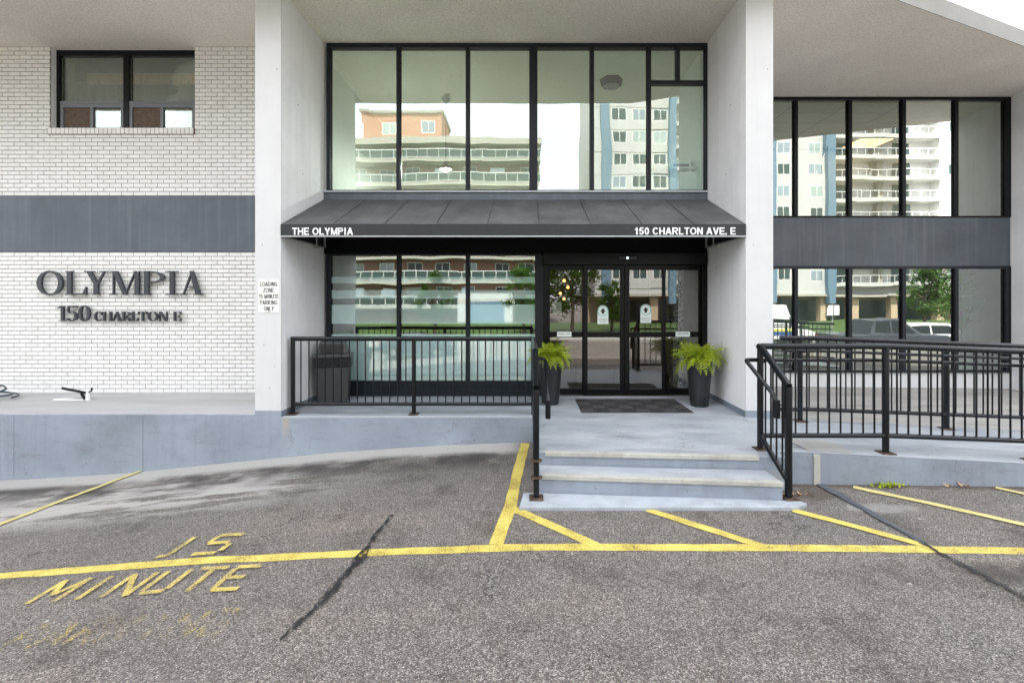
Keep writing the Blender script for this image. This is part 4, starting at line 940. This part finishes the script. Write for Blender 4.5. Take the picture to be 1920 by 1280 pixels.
def wallsign(name, label, rows_):
    t = thing(name, label, 'sign', (wx(222, DB), DB, wz(603, DB)))
    for ch, p0, p1, q0, q1 in rows_:
        x0, x1 = wx(p0, YF), wx(p1, YF); z0, z1 = wz(q1, YF), wz(q0, YF)
        mb = MB()
        for i, pg in enumerate(glyph(ch, x1-x0, z1-z0)):
            mb.wallpoly([(x0+a, z0+b) for a, b in pg], YF-.0004*(i % 7), YF+.036)
        mb.build('letter', 'letter_grey', parent=t)
        pins = MB()
        for qx in (.3, .7): pins.tube([(x0+(x1-x0)*qx, YF+.04, z0+.02), (x0+(x1-x0)*qx, DB+.006, z0+.02)], .005, 5)
        pins.build('mounting_pin', 'galvanised', parent=t, kind='stuff')
    return t
r1 = [('O', 68, 117), ('L', 122, 161), ('Y', 157, 201), ('M', 206, 263), ('P', 267, 308), ('I', 310, 333), ('A', 338, 379)]
wallsign('wall_sign', 'large raised grey serif letters spelling OLYMPIA on the brick wall', [(c, a, b, 508, 553) for c, a, b in r1])
r2 = [('1', 107, 122), ('5', 123, 145), ('0', 146, 168)]
r3 = [('C', 176, 191), ('H', 191.5, 209), ('A', 209, 226.5), ('R', 228, 246), ('L', 245.5, 258), ('T', 258, 275), ('O', 276, 295), ('N', 296, 314), ('E', 324, 338)]
wallsign('wall_sign', 'smaller raised grey letters spelling 150 CHARLTON E below the name', [(c, a, b, 573, 602) for c, a, b in r2]+[(c, a, b, 584, 602) for c, a, b in r3])
# loading sign
ls = thing('loading_sign', 'small white loading zone parking sign screwed to the white pillar', 'sign', (-3.6, D0, 1.8))
sx0, sx1, sz0, sz1 = wx(485, D0), wx(524, D0), wz(586.5, D0), wz(524, D0)
MB().box(sx0, sx1, D0-.006, D0-.001, sz0, sz1).build('plate', 'sign_white', parent=ls, bevel=.002)
for body, a, b, c, d in (('LOADING', 488, 520.5, 536.5, 528.5), ('ZONE', 494, 514, 548, 540), ('15 MINUTE', 486, 523, 559.5, 551.5), ('PARKING', 488, 520.5, 571, 563), ('ONLY', 495, 514, 582.5, 574.5)):
    sans_text(body, wx(a, D0), wx(b, D0), wz(c, D0), wz(d, D0), D0-.0075, 'ink_black', ls, .145)
for pz in (526, 584.5): MB().lathe((wx(504.5, D0), D0-.008, wz(pz, D0)), [(.006, -.005), (.006, .005)], 8).build('bolt', 'rust', parent=ls)

# ------------------------------------------------------------------ railings
def plate(t, x, y, z, s=.075):
    s *= .86
    MB().box(x-s, x+s, y-s, y+s, z+.002, z+.014).build('base_plate', 'rust', parent=t, bevel=.003)
BAL = {}
def baluster(t, x, y, z0, z1, r=.0095):
    k = round(z1-z0, 2)
    if k not in BAL: BAL[k] = MB().tube([(0, 0, 0), (0, 0, k)], r, 8).mesh('baluster', 'black_rail')
    return copies('baluster', BAL[k], t, [(x, y, z0)])
def pipe(t, name, pts, r, n=12, mat='black_rail'):
    # round the corners of the polyline
    pts = [Vector(p) for p in pts]; q = [pts[0]]
    for a, b, c in zip(pts, pts[1:], pts[2:]):
        d = min(.06, (b-a).length*.4, (c-b).length*.4); u = b+(a-b).normalized()*d; v = b+(c-b).normalized()*d
        q += [u, (u+b*2+v)/4, v]
    q.append(pts[-1]); return MB().tube(q, r, n).build(name, mat, parent=t, smooth=True)
# porch railing
DR = 6.5; kz = F/DR
pr_ = thing('railing', 'black metal porch railing in front of the frosted ground floor windows', 'railing', (-1.6, DR, FL), 'black pipe railings')
xp = [-3.349, -1.613, .10]; zt1, zb1 = 1.427, .494
for x in xp[:2]:
    MB().tube([(x, DR, FL+.016), (x, DR, zt1)], .031, 14).build('post', 'black_rail', parent=pr_, smooth=True); plate(pr_, x, DR, FL)
pipe(pr_, 'top_rail', [(xp[0]-.02, DR, zt1), (.085, DR, zt1)], .033); pipe(pr_, 'bottom_rail', [(xp[0], DR, zb1), (.085, DR, zb1)], .026)
for a, b in zip(xp, xp[1:]):
    n = 14
    for i in range(1, n+1): baluster(pr_, a+(b-a)*i/(n+1), DR, zb1+.02, zt1-.02)
# stair railing beside the planter
sl_ = thing('stair_railing', 'black stair railing seen end on beside the planter at the corner of the porch', 'railing', (.1, 5.4, FL), 'black pipe railings')
xq = .098
MB().tube([(xq, 4.47, PAD+.016), (xq, 4.47, 1.11)], .03, 14).build('post', 'black_rail', parent=sl_, smooth=True); plate(sl_, xq, 4.47, PAD, .08)
MB().tube([(xq, 4.98, FL-.12), (xq, 4.98, 1.40)], .03, 14).build('post', 'black_rail', parent=sl_, smooth=True)
MB().tube([(xq, 6.5, FL), (xq, 6.5, 1.427)], .03, 14).build('post', 'black_rail', parent=sl_, smooth=True)
pipe(sl_, 'top_rail', [(xq, 6.5, 1.427), (xq, 4.98, 1.427), (xq, 4.47, 1.125)], .032)
pipe(sl_, 'bottom_rail', [(xq, 6.5, .494), (xq, 5.0, .494), (xq, 4.5, .20)], .024)
for i in range(1, 12): baluster(sl_, xq, 5.0+i*.125, .51, 1.41)
for i in range(1, 4): y = 4.98-i*.128; baluster(sl_, xq, y, .50-.075*i, 1.40-.075*i)
xh = .215
pipe(sl_, 'handrail', [(xq+.02, 5.35, 1.30), (xh-.02, 5.30, 1.30), (xh, 5.15, 1.30), (xh+.005, 4.62, .98), (xh+.005, 4.61, .80)], .021)
MB().tube([(xh+.005, 4.61, .965), (xh+.005, 4.61, .785)], .028, 12).build('rail_end', 'black_rail', parent=sl_, smooth=True)
for y, z in ((5.1, 1.26), (4.64, .92)): pipe(sl_, 'bracket', [(xq, y, z), (xh, y, z)], .008, 6)
for z in (.235, .40): MB().box(xq-.055, xq+.055, 4.44, 4.47, z, z+.025).build('clamp', 'rust', parent=sl_)
# right stair railing
sr = thing('stair_railing', 'black stair railing sloping down beside the start of the ramp', 'railing', (2.57, 4.8, FL), 'black pipe railings')
x2 = 2.575; yu, yl = 4.99, 4.47; zu = 1.475
MB().tube([(x2, yu, FL+.016), (x2, yu, zu)], .033, 14).build('post', 'black_rail', parent=sr, smooth=True); plate(sr, x2, yu, FL, .075)
MB().tube([(x2+.01, yl, PAD+.016), (x2+.01, yl, 1.135)], .034, 14).build('post', 'black_rail', parent=sr, smooth=True); plate(sr, x2+.02, yl, PAD, .08)
pipe(sr, 'top_rail', [(x2, yu+.03, zu), (x2, yu-.03, zu-.015), (x2+.01, yl-.005, 1.14)], .034)
pipe(sr, 'bottom_rail', [(x2, yu, .50), (x2+.01, yl, .19)], .027)
for i in range(1, 5):
    u = i/5; y = yu+(yl-yu)*u; baluster(sr, x2+.01*u, y, .50-.31*u+.02, zu-.34*u-.03)
pipe(sr, 'handrail', [(x2, yu+.02, 1.325), (2.43, yu+.02, 1.325), (2.415, yu-.03, 1.31), (2.51, 4.56, 1.005), (2.515, 4.55, .82)], .022)
MB().tube([(2.515, 4.55, .985), (2.515, 4.55, .805)], .03, 12).build('rail_end', 'black_rail', parent=sr, smooth=True)
pipe(sr, 'bracket', [(2.515, 4.57, .93), (x2+.005, 4.57, .93)], .008, 6)
# ramp railings
def ramp_rail(y, x0, posts, label, ztop, x_end, hand, hy):
    t = thing('ramp_railing', label, 'railing', (posts[0], y, FL), 'black pipe railings')
    def rz(x, off): return ztop-(max(0, x-3.95))*.038+off
    P = [x0]+[p for p in posts if p > x0+.05]+[x_end]
    pipe(t, 'top_rail', [(x, y, rz(x, 0)) for x in ([x0, 3.95, x_end] if x0 < 3.9 else [x0, x_end])], .034)
    lo = -.985
    pipe(t, 'bottom_rail', [(x, y, rz(x, lo)) for x in ([x0, 3.95, x_end] if x0 < 3.9 else [x0, x_end])], .027)
    for x in posts:
        MB().tube([(x, y, ramp_z(x)+.016), (x, y, rz(x, 0))], .034, 14).build('post', 'black_rail', parent=t, smooth=True); plate(t, x, y, ramp_z(x), .085)
    for a, b in zip(P, P[1:]):
        n = max(1, int(round((b-a)/.124))-1)
        for i in range(1, n+1):
            x = a+(b-a)*i/(n+1); baluster(t, x, y, rz(x, lo)+.02, rz(x, 0)-.025)
    hp = [(hand[0], y, rz(hand[0], -.165)), (hand[0]+.04, hy, rz(hand[0], -.165)), (3.95, hy, rz(3.95, -.165)), (x_end, hy, rz(x_end, -.165))] if hand[0] < 3.8 else [(hand[0], hy, rz(hand[0], -.165)), (x_end, hy, rz(x_end, -.165))]
    pipe(t, 'handrail', hp, .021)
    for x in posts[1:] if len(posts) > 1 else posts: pipe(t, 'bracket', [(x, y, rz(x, -.24)), (x+.01, hy, rz(x, -.24)), (x+.01, hy, rz(x, -.18))], .007, 6)
    return t
ramp_rail(5.01, 2.60, [3.97, 5.6, 7.2, 8.8], 'black ramp railing nearest the parking lot running right from the stairs', 1.475, 9.0, (2.62,), 5.10)
ramp_rail(6.28, 3.52, [3.79, 5.82, 7.6], 'black ramp railing along the far edge of the ramp before the wing windows', 1.455, 9.0, (3.55,), 6.19)

# ------------------------------------------------------------------ planters and ferns
def planter(x, y, label):
    t = thing('planter', label, 'planter', (x, y, FL), 'dark planters by the entrance')
    MB().lathe((x, y, FL+.002), [(.125, 0), (.135, .01), (.152, .2), (.172, .42), (.188, .62), (.192, .68), (.178, .68), (.175, .64)], 30).build('pot', 'plant_pot', parent=t, smooth=True)
    MB().lathe((x, y, FL+.6), [(.16, 0), (.172, .045)], 24).build('soil', 'soil', parent=t)
planter(2.68, 7.03, 'tall tapered dark planter at the right wall of the entrance'); planter(.375, 7.15, 'tall tapered dark planter between window post and stair railing')
def frond_mesh(L, droop, seed):
    r_ = random.Random(seed); mb = MB(); n = 13; pts = []
    for i in range(n+1):
        u = i/n; a = R(68)-droop*u*1.25
        if i == 0: p = Vector((0, 0, 0))
        else: p = pts[-1]+Vector((math.cos(a), 0, math.sin(a)))*L/n
        pts.append(p)
    for i in range(n):
        mb.add([pts[i]+Vector((0, .003, 0)), pts[i]+Vector((0, -.003, 0)), pts[i+1]+Vector((0, -.003, 0)), pts[i+1]+Vector((0, .003, 0))], [(0, 1, 2, 3)])
        if i < 1: continue
        u = i/n; l = .085*math.sin(math.pi*min(1, .16+u*.84))**.7*(1 if u < .8 else (1-u)/.2*.8+.2); w = L/n*.5
        t = (pts[i+1]-pts[i]).normalized(); up = Vector((-t.z, 0, t.x))
        for sg in (-1, 1):
            d = (Vector((0, sg, 0))*.92+t*.42-up*r_.uniform(.0, .3)+up*.12).normalized(); b = pts[i]
            mb.add([b, b+d*l*.45+t*w*.55+up*.008, b+d*l-up*l*.18, b+d*l*.45-t*w*.5+up*.004], [(0, 1, 2, 3)])
    return mb.mesh('frond', 'fern_leaf')
FM = [frond_mesh(.46, R(70), 1), frond_mesh(.50, R(105), 2), frond_mesh(.40, R(45), 3), frond_mesh(.52, R(135), 4)]
def fern(x, y, label, seed, squash=1):
    z = FL+.64; t = thing('fern', label, 'plant', (x, y, z), 'ferns in the dark planters'); r_ = random.Random(seed)
    for i in range(130):
        me = FM[2] if i < 34 else FM[0] if i < 70 else FM[1] if i < 104 else FM[3]
        a = r_.uniform(0, 6.283); o = copies('frond', me, t, [(x+.07*math.cos(a)*r_.random(), y+.07*math.sin(a)*r_.random(), z+r_.uniform(-.02, .08))])[0]
        o.rotation_euler = (r_.uniform(-.25, .25), r_.uniform(-.35, .12), a); s_ = r_.uniform(.66, 1.16)*squash; o.scale = (s_, s_, s_)
fern(2.68, 7.03, 'bright green fern spilling out of the planter at the right wall', 11, .97); fern(.375, 7.15, 'bright green fern in the planter partly behind the stair railing', 23, .88)

# ------------------------------------------------------------------ mat, bin, lamp, hose
mt = thing('door_mat', 'dark grey entrance mat of square ribbed tiles before the sliding doors', 'mat', (1.6, 7.0, FL))
MB().box(.80, 2.43, 6.58, 7.46, FL+.001, FL+.008).build('backing', 'mat_dark', parent=mt)
for k in range(2):
    tl_ = MB()
    for i in range(7):
        q = -.09+.18*(i+.5)/7
        if k: tl_.box(q-.009, q+.009, -.092, .092, 0, .006)
        else: tl_.box(-.092, .092, q-.009, q+.009, 0, .006)
    tm_ = tl_.mesh('mat_tile', ('mat_light', 'mat_dark')[k])
    copies('mat_tile', tm_, mt, [(.80+.1+.2037*i, 6.58+.11+.22*j, FL+.0085) for i in range(8) for j in range(4) if (i+j) % 2 == k])
bn = thing('rubbish_bin', 'slim dark grey rubbish bin with black bag in the porch corner', 'bin', (-3.1, 7.35, FL))
bx, by = wx(625, 7.3), 7.3
def taper(z0, z1, w0, w1, d0, d1): return MB().prism([(bx-w0, by-d0, z0), (bx+w0, by-d0, z0), (bx+w0, by+d0, z0), (bx-w0, by+d0, z0)], [(bx-w1, by-d1, z1), (bx+w1, by-d1, z1), (bx+w1, by+d1, z1), (bx-w1, by+d1, z1)])
rot = Matrix.Rotation(R(14), 4, 'Z')
parts = [('body', 'bin_plastic', taper(FL+.004, FL+.72, .225, .275, .12, .145), .02),
         ('bag', 'bin_bag', taper(FL+.56, FL+.725, .283, .289, .152, .158), .02),
         ('lid', 'bin_plastic', taper(FL+.722, FL+.775, .292, .288, .162, .158), .012), ('hood', 'bin_plastic', taper(FL+.776, FL+.98, .225, .19, .14, .09), .02)]
for nm, mt_, mb, bv in parts:
    c_ = Vector((bx, by, 0)); mb.v = [tuple(rot @ (Vector(v)-c_)+c_) for v in mb.v]; mb.build(nm, mt_, parent=bn, bevel=bv)
fl_ = MB().box(bx-.17, bx+.17, by-.150, by-.135, FL+.80, FL+.94); fl_.v = [tuple(rot @ (Vector(v)-c_)+c_) for v in fl_.v]; fl_.build('flap', 'mat_dark', parent=bn, bevel=.006)
# flood light on the ledge
xq_, yq = wx(140, 7.2), 7.2; zq = LEDGE+.006
fo = thing('flood_light', 'small black flood light on a white bracket lying on the ledge', 'light', (xq_, yq, zq))
pipe(fo, 'stand', [(xq_-.02, yq+.12, zq+.014), (xq_-.30, yq-.02, zq+.014), (xq_-.28, yq-.06, zq+.014), (xq_+.18, yq-.05, zq+.014)], .013, 8, 'white_plastic')
hdm = MB().box(-.13, .13, -.10, .10, -.018, .02); M_ = Matrix.Translation((xq_-.0, yq, zq+.15)) @ Euler((R(-20), R(14), R(8))).to_matrix().to_4x4()
hdm.v = [tuple(M_ @ Vector(v)) for v in hdm.v]; hdm.build('lamp_head', 'black_frame', parent=fo, bevel=.008)
hl2 = MB().box(-.115, .115, -.085, .085, -.021, -.018); hl2.v = [tuple(M_ @ Vector(v)) for v in hl2.v]; hl2.build('lens', 'galvanised', parent=fo)
MB().tube([(xq_+.10, yq, zq+.135), (xq_+.13, yq, zq+.07), (xq_+.17, yq, zq+.02)], .02, 8).build('neck', 'black_rail', parent=fo, smooth=True)
MB().lathe((xq_+.21, yq, zq), [(.035, 0), (.03, .03), (.022, .1), (.026, .13)], 12).build('mount', 'white_plastic', parent=fo, smooth=True)
MB().tube([(xq_+.21, yq, zq+.12), (xq_+.27, yq, zq+.15), (xq_+.275, yq, zq+.2)], .012, 8).build('knob', 'black_rail', parent=fo, smooth=True)
pts = []
for k in range(90):
    a = k*.22; r_ = .42-.0022*k+.03*math.sin(k*.7); pts.append((-8.62+r_*math.cos(a), 7.22+r_*.62*math.sin(a), LEDGE+.022+.0022*k+.05*max(0, math.sin(a*.5+.4))))
tag(MB().tube(pts, .013, 8).build('garden_hose', 'hose_rubber', smooth=True), 'dark blue garden hose coiled on the ledge below the brick wall', 'hose')
# weeds along the ramp foot
wr = random.Random(5)
for px, py, n, s_, lb in ((1662, 900, 46, .07, 'low green weed tuft at the foot of the ramp wall'), (1787, 903, 12, .05, 'tiny dry weed at the foot of the ramp wall farther from the stairs'), (1497, 928, 14, .05, 'dry grass wisps beside the rusty foot of the stair post')):
    p0 = gp(px, py); p0 = Vector((wx(px, 4.86), 4.86, ground_z(3.5, 4.86))) if py < 910 else p0; mb = MB()
    for i in range(n):
        a = wr.uniform(0, 6.28); b = p0+Vector((wr.gauss(0, .09), wr.gauss(0, .02), 0)); l = s_*wr.uniform(.5, 1.2); d = Vector((math.cos(a), math.sin(a), wr.uniform(.4, 1.2))).normalized(); s2 = Vector((-math.sin(a), math.cos(a), 0))*.006
        mb.add([b-s2, b+s2, b+d*l*.6+s2*1.6, b+d*l, b+d*l*.6-s2*1.6], [(0, 1, 2, 3, 4)])
    tag(mb.build('weed', 'fern_leaf' if n > 40 else 'cardboard'), lb, 'weed', 'weeds by the ramp wall')

# ------------------------------------------------------------------ the other side of the street (seen in the windows)
GZ = -1.15
lw = MB().add([(-60, -33, -.5), (80, -33, -.5), (80, -20, -1.0), (-60, -20, -1.0)], [(0, 1, 2, 3)]).build('lawn', 'lawn_grass', kind='structure')
MB().box(-80, 100, -19.9, -18.2, -1.6, -1.0).build('sidewalk', 'sidewalk', kind='structure', bevel=.02)
# brick apartment block with glass balconies
YB = -35.5
bb = thing('brick_apartment_block', 'red brick apartment block with white balcony railings across the street', 'building', (-20, YB, GZ))
BX0, BX1 = -48, 1.5
MB().box(BX0, BX1, YB-14, YB-1.6, -2, 19.6).build('wall', 'far_red_brick', parent=bb)
MB().box(BX0-.2, BX1+.2, YB-14.2, YB, 19.5, 20.2).build('roof', 'far_cream', parent=bb)
MB().box(-19.5, -10.2, YB-10, YB-3.5, 20.2, 24.2).build('penthouse', 'far_orange_brick', parent=bb)
MB().box(-19.7, -10.0, YB-10.2, YB-3.3, 24.2, 24.5).build('penthouse_cap', 'far_shade', parent=bb)
MB().box(-14.9, -14.0, YB-7, YB-6, 24.5, 25.6).build('roof_vent', 'far_cream', parent=bb)
fz = [17.8-2.76*k for k in range(7)]
wf = MB().box(-.85, .85, -.06, 0, -.75, .75).mesh('window', 'far_rail'); wpn = MB().add([(-.76, .004, -.66), (-.04, .004, -.66), (-.04, .004, .66), (-.76, .004, .66), (.04, .004, -.66), (.76, .004, -.66), (.76, .004, .66), (.04, .004, .66)], [(0, 1, 2, 3), (4, 5, 6, 7)])
wpm = [wpn.mesh('pane', k) for k in ('far_balcony_glass', 'far_curtain', 'far_glass')]
wrn = random.Random(9)
def far_windows(t, locs, rotz=0):
    for o in copies('window', wf, t, locs):
        o.rotation_euler = (0, 0, rotz)
        p = bpy.data.objects.new('pane', wrn.choice(wpm)); COL.objects.link(p); p.parent = o
far_windows(bb, [(-16.5, YB-3.49, 22.4), (-11.8, YB-3.49, 22.6)])
for z in fz:
    MB().box(BX0, BX1+.1, YB-1.6, YB, z-.32, z).build('balcony_slab', 'far_cream', parent=bb)
    rl_ = MB().box(BX0, BX1, YB-.08, YB-.03, z+1.0, z+1.08).box(BX0, BX1, YB-.08, YB-.03, z+.1, z+.16)
    x = BX0
    while x < BX1: rl_.box(x, x+.06, YB-.085, YB-.025, z, z+1.05); x += 1.27
    rl_.build('balcony_railing', 'far_rail', parent=bb)
    MB().box(BX0, BX1, YB-.065, YB-.05, z+.16, z+1.0).build('balcony_glass', 'far_balcony_glass', parent=bb)
    far_windows(bb, [(BX0+2+3.3*i+wrn.uniform(-.3, .3), YB-1.59, z+1.35) for i in range(15)])
MB().box(-7.5, -1.5, YB-1.6, YB+1.5, -.8, 2.6).build('porch_frame', 'far_white', parent=bb); MB().box(-6.6, -2.4, YB+1.5, YB+1.52, -.8, 1.7).build('garage_door', 'far_blue', parent=bb)
# pale tower with blue fins
YT = -39
tw = thing('pale_apartment_tower', 'pale apartment tower with blue vertical fins across the street', 'building', (33, YT, GZ))
MB().box(8.2, 62, YT-14, YT-1.4, 2.6, 33).build('wall', 'far_white', parent=tw)
for a, b in ((8.2, 17.4), (31.2, 38.8), (53, 62)): MB().box(a, b, YT-1.4, YT, 2.6, 33).build('bay', 'far_white', parent=tw)
for a, b in ((9, 10), (17.0, 17.8), (31.2, 32.0), (38.5, 39.5)): MB().box(a, b, YT-.2, YT+.7, 1.4, 33).build('fin', 'far_blue', parent=tw)
MB().box(8.2, 62, YT-14, YT-6, -2, 2.6).build('arcade_wall', 'far_beige', parent=tw)
for x in (9, 15, 20.5, 26, 31.5, 38, 42, 47.5, 53, 58): MB().box(x, x+.9, YT-1.2, YT-.3, -2, 2.6).build('arcade_column', 'far_beige', parent=tw)
MB().box(8.0, 62.2, YT-6, YT+.3, 2.3, 2.59).build('arcade_roof', 'far_cream', parent=tw)
MB().box(12, 58, YT-5.98, YT-5.9, -1, 1.8).build('lobby_glass', 'far_balcony_glass', parent=tw)
zf_ = [4.0+2.72*k for k in range(10)]
for z in zf_:
    far_windows(tw, [(x, YT+.005, z+1.1) for x in (11.2, 13.6, 33.3, 37.4, 55, 59)])
    o_ = MB().box(15.0, 16.95, YT, YT+.08, z-.7, z+.25).build('stone_panel', 'far_pale_brick', parent=tw); far_windows(tw, [(16.0, YT+.006, z+1.1)])
    MB().box(8.21, 17.39, YT+.001, YT+.03, z-.78, z-.72).build('floor_line', 'far_shade', parent=tw)
    for a, b in ((17.8, 31.2), (39.5, 53)):
        MB().box(a, b, YT-1.4, YT+.3, z-.35, z+.15).build('balcony_slab', 'far_white', parent=tw)
        r2_ = MB().box(a, b, YT+.2, YT+.25, z+1.0, z+1.07); x = a
        while x < b: r2_.box(x, x+.05, YT+.2, YT+.25, z+.15, z+1.0); x += 1.1
        r2_.build('balcony_railing', 'far_rail', parent=tw)
        MB().box(a+6, a+6.6, YT-1.4, YT-.6, z+.15, z+2.37).build('divider', 'far_shade', parent=tw)
        MB().box(a+1.2, a+3.4, YT-1.39, YT-1.36, z+.15, z+2.2).box(a+8.5, a+11, YT-1.39, YT-1.36, z+.15, z+2.2).build('patio_door', 'far_balcony_glass', parent=tw)
# trees
def tree(x, y, h, rad, label, seed, n=3200, zb=-1.05):
    r_ = random.Random(seed); t = thing('tree', label, 'tree', (x, y, zb), 'street trees across the road')
    tr = MB().tube([(x, y, zb-.1), (x+.1, y, zb+h*.3), (x, y+.1, zb+h*.62)], [.16, .12, .07], 9); cl_ = []
    for i in range(7):
        a = r_.uniform(0, 6.28); p = Vector((x, y, zb+h*r_.uniform(.28, .55))); q = p+Vector((math.cos(a)*rad*.6, math.sin(a)*rad*.6, h*r_.uniform(.12, .3)))
        tr.tube([p, (p+q)/2+Vector((0, 0, .1)), q], [.06, .045, .02], 6)
    tr.build('trunk', 'bark', parent=t, smooth=True)
    for i in range(26):
        a = r_.uniform(0, 6.28); u = r_.random()**.6; zz = r_.uniform(.3, .98); rr = rad*u*math.sin(math.pi*min(1, max(.12, (zz-.15)/.9)))
        cl_.append((Vector((x+math.cos(a)*rr, y+math.sin(a)*rr, zb+h*zz)), rad*r_.uniform(.2, .42)))
    cr_ = MB()
    for i in range(n):
        c, s_ = r_.choice(cl_); p = c+Vector((r_.gauss(0, s_*.5), r_.gauss(0, s_*.5), r_.gauss(0, s_*.42))); l = r_.uniform(.09, .18)
        u = Vector((r_.gauss(0, 1), r_.gauss(0, 1), r_.gauss(0, .6))).normalized(); w = u.orthogonal().normalized()*.5
        cr_.add([p-u*l, p+w*l, p+u*l, p-w*l], [(0, 1, 2, 3)])
    cr_.build('crown', 'tree_leaf', parent=t)
tree(3.6, -20.6, 8.2, 2.6, 'dense leafy tree straight across from the entrance doors', 1, 5200)
tree(-.4, -22, 5.6, 1.5, 'slim young tree left of the dense tree across the street', 2, 1800)
tree(-7.5, -21, 5.0, 1.4, 'small thin tree before the brick apartment block', 3, 1300)
tree(7.4, -24, 4.6, 1.3, 'low bushy tree before the pale tower entrance', 4, 1800)
tree(35, -20.5, 6.0, 2.0, 'round tree on the lawn before the pale tower balconies', 5, 2600)
tree(41, -24, 6.5, 2.2, 'wide tree near the far end of the lawn', 6, 2400)
# vehicles
def wheel(t, x, y, z, r=.36, w=.24):
    wv = MB().tube([(x, y-w/2, z), (x, y+w/2, z)], r, 20).build('wheel', 'tyre', parent=t, smooth=True)
    MB().tube([(x, y-w/2-.01, z), (x, y+w/2+.01, z)], r*.62, 12).build('rim', 'rim_metal', parent=wv)
def vehicle(name, label, cat, x0, y, gz, L, lower, cabin, glassq, mat, wheels, W_=1.9, group=None):
    """lower and cabin: side profiles (x,z); glassq: side window quads"""
    t = thing(name, label, cat, (x0+L/2, y, gz), group)
    MB().wallpoly([(x0+a, gz+b) for a, b in lower], y-W_/2, y+W_/2).build('body', mat, parent=t, bevel=.06, seg=3)
    n = len(cabin); zmin = min(b for a, b in cabin); zmax = max(b for a, b in cabin)
    def yy(b, s_): return y+s_*(W_/2-.03-.16*(b-zmin)/(zmax-zmin))
    MB().prism([(x0+a, yy(b, -1), gz+b) for a, b in cabin], [(x0+a, yy(b, 1), gz+b) for a, b in cabin]).build('cabin', mat, parent=t, bevel=.05, seg=3)
    for q in glassq:
        for s_ in (-1, 1): MB().add([(x0+a, yy(b, s_)+s_*.012, gz+b) for a, b in q], [tuple(range(len(q)))]).build('window', 'car_glass', parent=t)
    for wx_ in wheels:
        for s_ in (-1, 1): wheel(t, x0+wx_, y+s_*(W_/2-.12), gz+.36)
    for s_ in (-1, 1):
        MB().box(x0+L-.10, x0+L+.012, y+s_*.7-.16, y+s_*.7+.16, gz+.72, gz+.88).build('headlight', 'galvanised', parent=t, bevel=.02)
        MB().box(x0-.012, x0+.08, y+s_*.78-.08, y+s_*.78+.08, gz+.75, gz+1.05).build('tail_light', 'tail_red', parent=t, bevel=.02)
    MB().box(x0+.2, x0+L-.2, y-W_/2+.1, y+W_/2-.1, gz+.25, gz+.42).build('underbody', 'tyre', parent=t)
    return t
g0 = -1.15
vehicle('pickup_truck', 'dark grey crew cab pickup truck reflected in the wing windows', 'truck', 15.9, -4.5, ground_z(18, -4.5), 5.8,
        [(0, .4), (5.75, .4), (5.8, .95), (5.5, 1.08), (4.2, 1.14), (0, 1.14)], [(1.7, 1.1), (1.9, 1.86), (3.3, 1.9), (4.3, 1.1)],
        [[(1.95, 1.2), (2.05, 1.76), (2.75, 1.8), (2.75, 1.2)], [(2.85, 1.2), (2.85, 1.8), (3.25, 1.78), (3.95, 1.2)]], 'car_grey', (1.1, 4.7), 1.95)
vehicle('parked_suv', 'white sport utility car parked beyond the pickup truck', 'car', 22.3, -8.0, ground_z(22, -8.0), 4.6,
        [(0, .35), (4.55, .35), (4.6, .8), (4.3, .98), (3.2, 1.08), (0, 1.08)], [(.05, 1.05), (.25, 1.7), (2.6, 1.75), (3.5, 1.05)],
        [[(.3, 1.15), (.42, 1.6), (1.4, 1.64), (1.4, 1.15)], [(1.5, 1.15), (1.5, 1.64), (2.5, 1.62), (3.1, 1.15)]], 'car_white', (.9, 3.7), 1.85)
am = vehicle('ambulance_van', 'white ambulance van with yellow and blue side stripes', 'van', 13.6, -12.5, ground_z(16, -12.5), 6.2,
        [(0, .4), (6.15, .4), (6.2, .95), (5.6, 1.15), (5.0, 1.2), (0, 1.2)], [(0.02, 1.15), (.02, 2.7), (4.3, 2.75), (4.5, 2.1), (5.35, 1.2)],
        [[(4.4, 1.3), (4.45, 2.0), (4.6, 2.0), (5.1, 1.3)]], 'car_white', (1.2, 5.0), 2.1)
for s_ in (-1, 1):
    MB().box(13.65, 18.4, -12.5+s_*1.065-.012, -12.5+s_*1.065+.012, ground_z(16, -12.5)+.95, ground_z(16, -12.5)+1.12).build('stripe', 'stripe_yellow', parent=am)
    MB().box(13.65, 18.4, -12.5+s_*1.065-.011, -12.5+s_*1.065+.011, ground_z(16, -12.5)+.7, ground_z(16, -12.5)+.94).build('stripe', 'stripe_blue', parent=am)
vehicle('parked_car', 'dark sedan parked along the street before the brick block', 'car', -9, -13, ground_z(-6, -13), 4.5,
        [(0, .32), (4.45, .32), (4.5, .75), (4.2, .9), (3.1, .98), (.6, .98), (0, .92)], [(.7, .95), (1.3, 1.42), (2.5, 1.45), (3.3, .95)],
        [[(1.0, 1.02), (1.4, 1.36), (1.85, 1.38), (1.85, 1.02)], [(1.95, 1.02), (1.95, 1.38), (2.45, 1.36), (2.9, 1.02)]], 'car_grey', (.85, 3.6), 1.8)
sp = thing('sign_post', 'street post with two small white parking signs on the lawn', 'sign', (24, -16, -1.1))
MB().tube([(24, -16, -1.2), (24, -16, 1.6)], .03, 8).build('post', 'galvanised', parent=sp); [MB().box(24+a, 24+a+.45, -15.96, -15.94, .7, 1.5).build('plate', 'sign_white', parent=sp) for a in (-.5, .05)]
